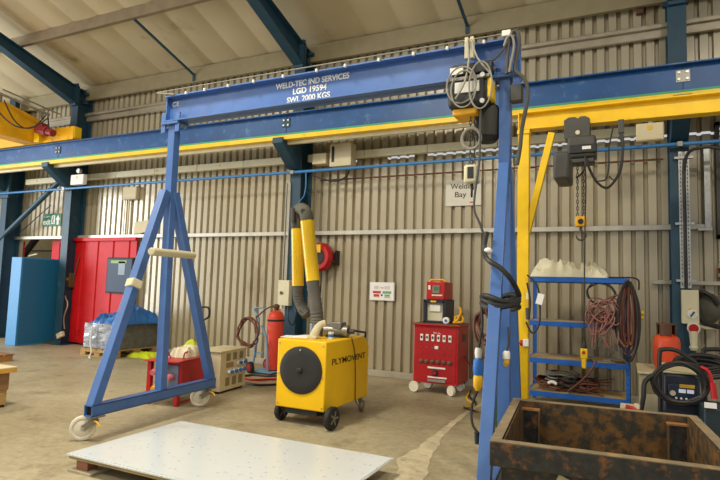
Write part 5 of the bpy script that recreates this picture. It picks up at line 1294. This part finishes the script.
# clutter behind the skip
q = ato(636, 404, 5.2); 
mb = MB().box(q.x-.12, q.x+.06, 5.15, 5.4, .0, q.z-.05); 
bxx = thing('parts_box', 'low beige box with a white cap behind the rusty skip', 'box', (q.x-.08, 5.3, 0))
mb.build('case', BX, bxx, .006)
MB().cyl((q.x+.02, 5.2, q.z-.059), (q.x+.02, 5.2, q.z+.0), .035, seg=14).build('cap', TR, bxx)
q = ato(712, 402, 5.0)
sp = solo('toolbox', MB().box(q.x-.06, q.x+.35, 5.0, 5.3, 0, q.z-.07), mat('teal_box', '#1f2f36', .5), 'dark metal box on the floor right of the trolley welder', 'box', (q.x+.1, 5.15, 0), .01)
a = ato(711, 408, 4.99); MB().box(a.x-.05, a.x+.03, 4.988, 4.999, a.z-.02, a.z+.02).build('label', PAPER, sp)

XF = None
# steel sheet on pallet
sx0, sx1, sy0, sy1 = -3.815, -1.63, 2.93, 4.13
zs_ = .128
shp = thing('pallet', 'long low pallet with bearers beneath the shiny metal sheet', 'pallet', (-2.75, 3.5, 0))
MB().box(sx0+.01, -1.75, sy0+.02, 4.1, zs_-.04, zs_-.012).build('deck_board', mat('chipboard', '#a89468', .75, var=.2), shp, .002)
for y0_ in (2.96, 3.46, 3.95):
    for x0_ in (-3.73, -2.9, -2.05): MB().box(x0_, x0_+.12, y0_, y0_+.1, .022, zs_-.042).build('block', mat('block_red_brown', '#8a5a40', .7), shp, .002)
for x0_ in (-3.74, -2.92, -2.07): MB().box(x0_-.04, x0_+.2, 2.93, 4.08, 0, .021).build('bottom_board', mat('board_pale', '#b0a488', .8), shp, .002)
solo('metal_sheet', MB().box(sx0, sx1, sy0, sy1, zs_-.010, zs_), SHEETM, 'large pale metal sheet in blue-printed protective film on the foreground pallet', 'sheet', (-2.72, 3.5, zs_-.01))
solo('metal_sheet', MB().tbox((-2.71, 3.53, zs_+.003), (1.07, .585, .002), Matrix.Rotation(-.004, 3, 'Z')), SHEETM, 'upper pale metal sheet lying on another sheet on the foreground pallet', 'sheet', (-2.725, 3.51, zs_))

# ================================================================== SKIP
kx0, kx1, ky0, ky1, kz = 0, 1.055, 0, 1.14, .75
LOCAL = True
sk2 = thing('tipping_skip', 'rusty black steel tipping skip in the right foreground', 'skip', (-.575, 2.675, 0), math.radians(4.6))
t = .05
mb = MB().box(kx0+t, kx1-t, ky0+t, ky0+t+.006, .16, kz-.02).box(kx0+t, kx1-t, ky1-t-.006, ky1-t, .16, kz-.02).box(kx0+t, kx0+t+.006, ky0+t, ky1-t, .16, kz-.02).box(kx1-t-.006, kx1-t, ky0+t, ky1-t, .16, kz-.02).box(kx0+t, kx1-t, ky0+t, ky1-t, .15, .16)
mb.build('body', RUST, sk2)
i = t+.007
mb = MB().box(kx0+i, kx1-i, ky1-i-.004, ky1-i, .165, kz-.003).box(kx0+i, kx0+i+.004, ky0+i, ky1-i-.004, .165, kz-.003).box(kx1-i-.004, kx1-i, ky0+i, ky1-i-.004, .165, kz-.003).box(kx0+i, kx1-i, ky0+i, ky0+i+.004, .165, kz-.003).box(kx0+i, kx1-i, ky0+i, ky1-i, .161, .166)
mb.build('lining', RUSTIN, sk2)
for nm, b_ in (('front', (kx0, kx1, ky0, ky0+t-.001)), ('back', (kx0, kx1, ky1-t+.001, ky1)), ('l', (kx0, kx0+t-.001, ky0+t, ky1-t)), ('r', (kx1-t+.001, kx1, ky0+t, ky1-t))):
    MB().box(b_[0], b_[1], b_[2], b_[3], kz-.115, kz-.006).build('rim', RUST, sk2, .004)
    MB().box(b_[0], b_[1], b_[2], b_[3], kz-.006, kz).build('rim_top', RUSTRIM, sk2, .001)
for x in (kx0+i+.005, kx1-i-.115):
    o = MB().box(x, x+.11, ky1-i-.055, ky1-i-.005, .17, kz-.05).build('corner_post', RUST, sk2, .006)
    MB().box(x, x+.11, ky1-i-.06, ky1-i-.005, kz-.05, kz-.04).build('post_cap', mat('rust_orange', '#9a6a3a', .7, var=.2), o)
    MB().box(x+.10, x+.112, ky1-i-.06, ky1-i-.055, .17, kz-.05).box(x-.002, x+.01, ky1-i-.06, ky1-i-.055, .17, kz-.05).build('post_edge', mat('worn_edge', '#5e4c30', .6, var=.2), o)
for x in (kx0+.1, kx1-.2): MB().box(x, x+.1, ky0+t+.02, ky1-t-.02, 0, .149).build('skid', RUST, sk2, .005)
text('chalk_number', '100', .1, (-.45, ky0+t-.003, .80), FRONT, mat('chalk_rust', '#6b4a2c', .8), sk2) if False else None
MB().tbox((.34, ky0+.046, kz-.17), (.05, .003, .03), Matrix.Rotation(.4, 3, 'Y')).build('paper_label', mat('label_cream', '#c8bc90', .7), sk2)

LOCAL = False
# ================================================================== LIGHT
w = bpy.data.worlds.new('world'); bpy.context.scene.world = w; w.use_nodes = True
bgn = w.node_tree.nodes['Background']; bgn.inputs[0].default_value = (.95, .97, 1, 1); bgn.inputs[1].default_value = .55
def area(name, loc, size, power, col, rot=(0, 0, 0), sy=None):
    l = bpy.data.lights.new(name, 'AREA'); l.energy = power; l.size = size; l.color = col
    if sy: l.shape = 'RECTANGLE'; l.size_y = sy
    o = bpy.data.objects.new(name, l); C.objects.link(o); o.location = loc; o.rotation_euler = rot; return o
warm = (1, .92, .76)
for x, y, e in ((-9.5, 2.4, 150), (-4, 2.4, 225), (1.8, 2.0, 150), (-4, -2.5, 170), (-10, -2.5, 170)):
    area('high_bay_lamp', (x, y, 6.4), .7, e, warm)
    l = bpy.data.lights.new('ceiling_fill', 'POINT'); l.energy = e*.32; l.shadow_soft_size = .35; l.color = warm  # added point fill under each lamp to brighten the ceiling
    o = bpy.data.objects.new('ceiling_fill', l); C.objects.link(o); o.location = (x, y, 6.0)
area('daylight_door', (-17, 2.5, 2.4), 5, 800, (.92, .96, 1), (0, -PI/2, 0), 3.6)

cd = bpy.data.cameras.new('camera'); cam = bpy.data.objects.new('camera', cd); C.objects.link(cam)
cam.matrix_world = Matrix(((RR.x, UU.x, -FF.x, 0), (RR.y, UU.y, -FF.y, 0), (RR.z, UU.z, -FF.z, HC), (0, 0, 0, 1)))
cd.sensor_width = 36; cd.lens = FP/720*36; cd.clip_start = .05
s = bpy.context.scene; s.camera = cam
s.view_settings.view_transform = 'Standard'; s.view_settings.look = 'None'; s.view_settings.gamma = 1; s.view_settings.exposure = .12
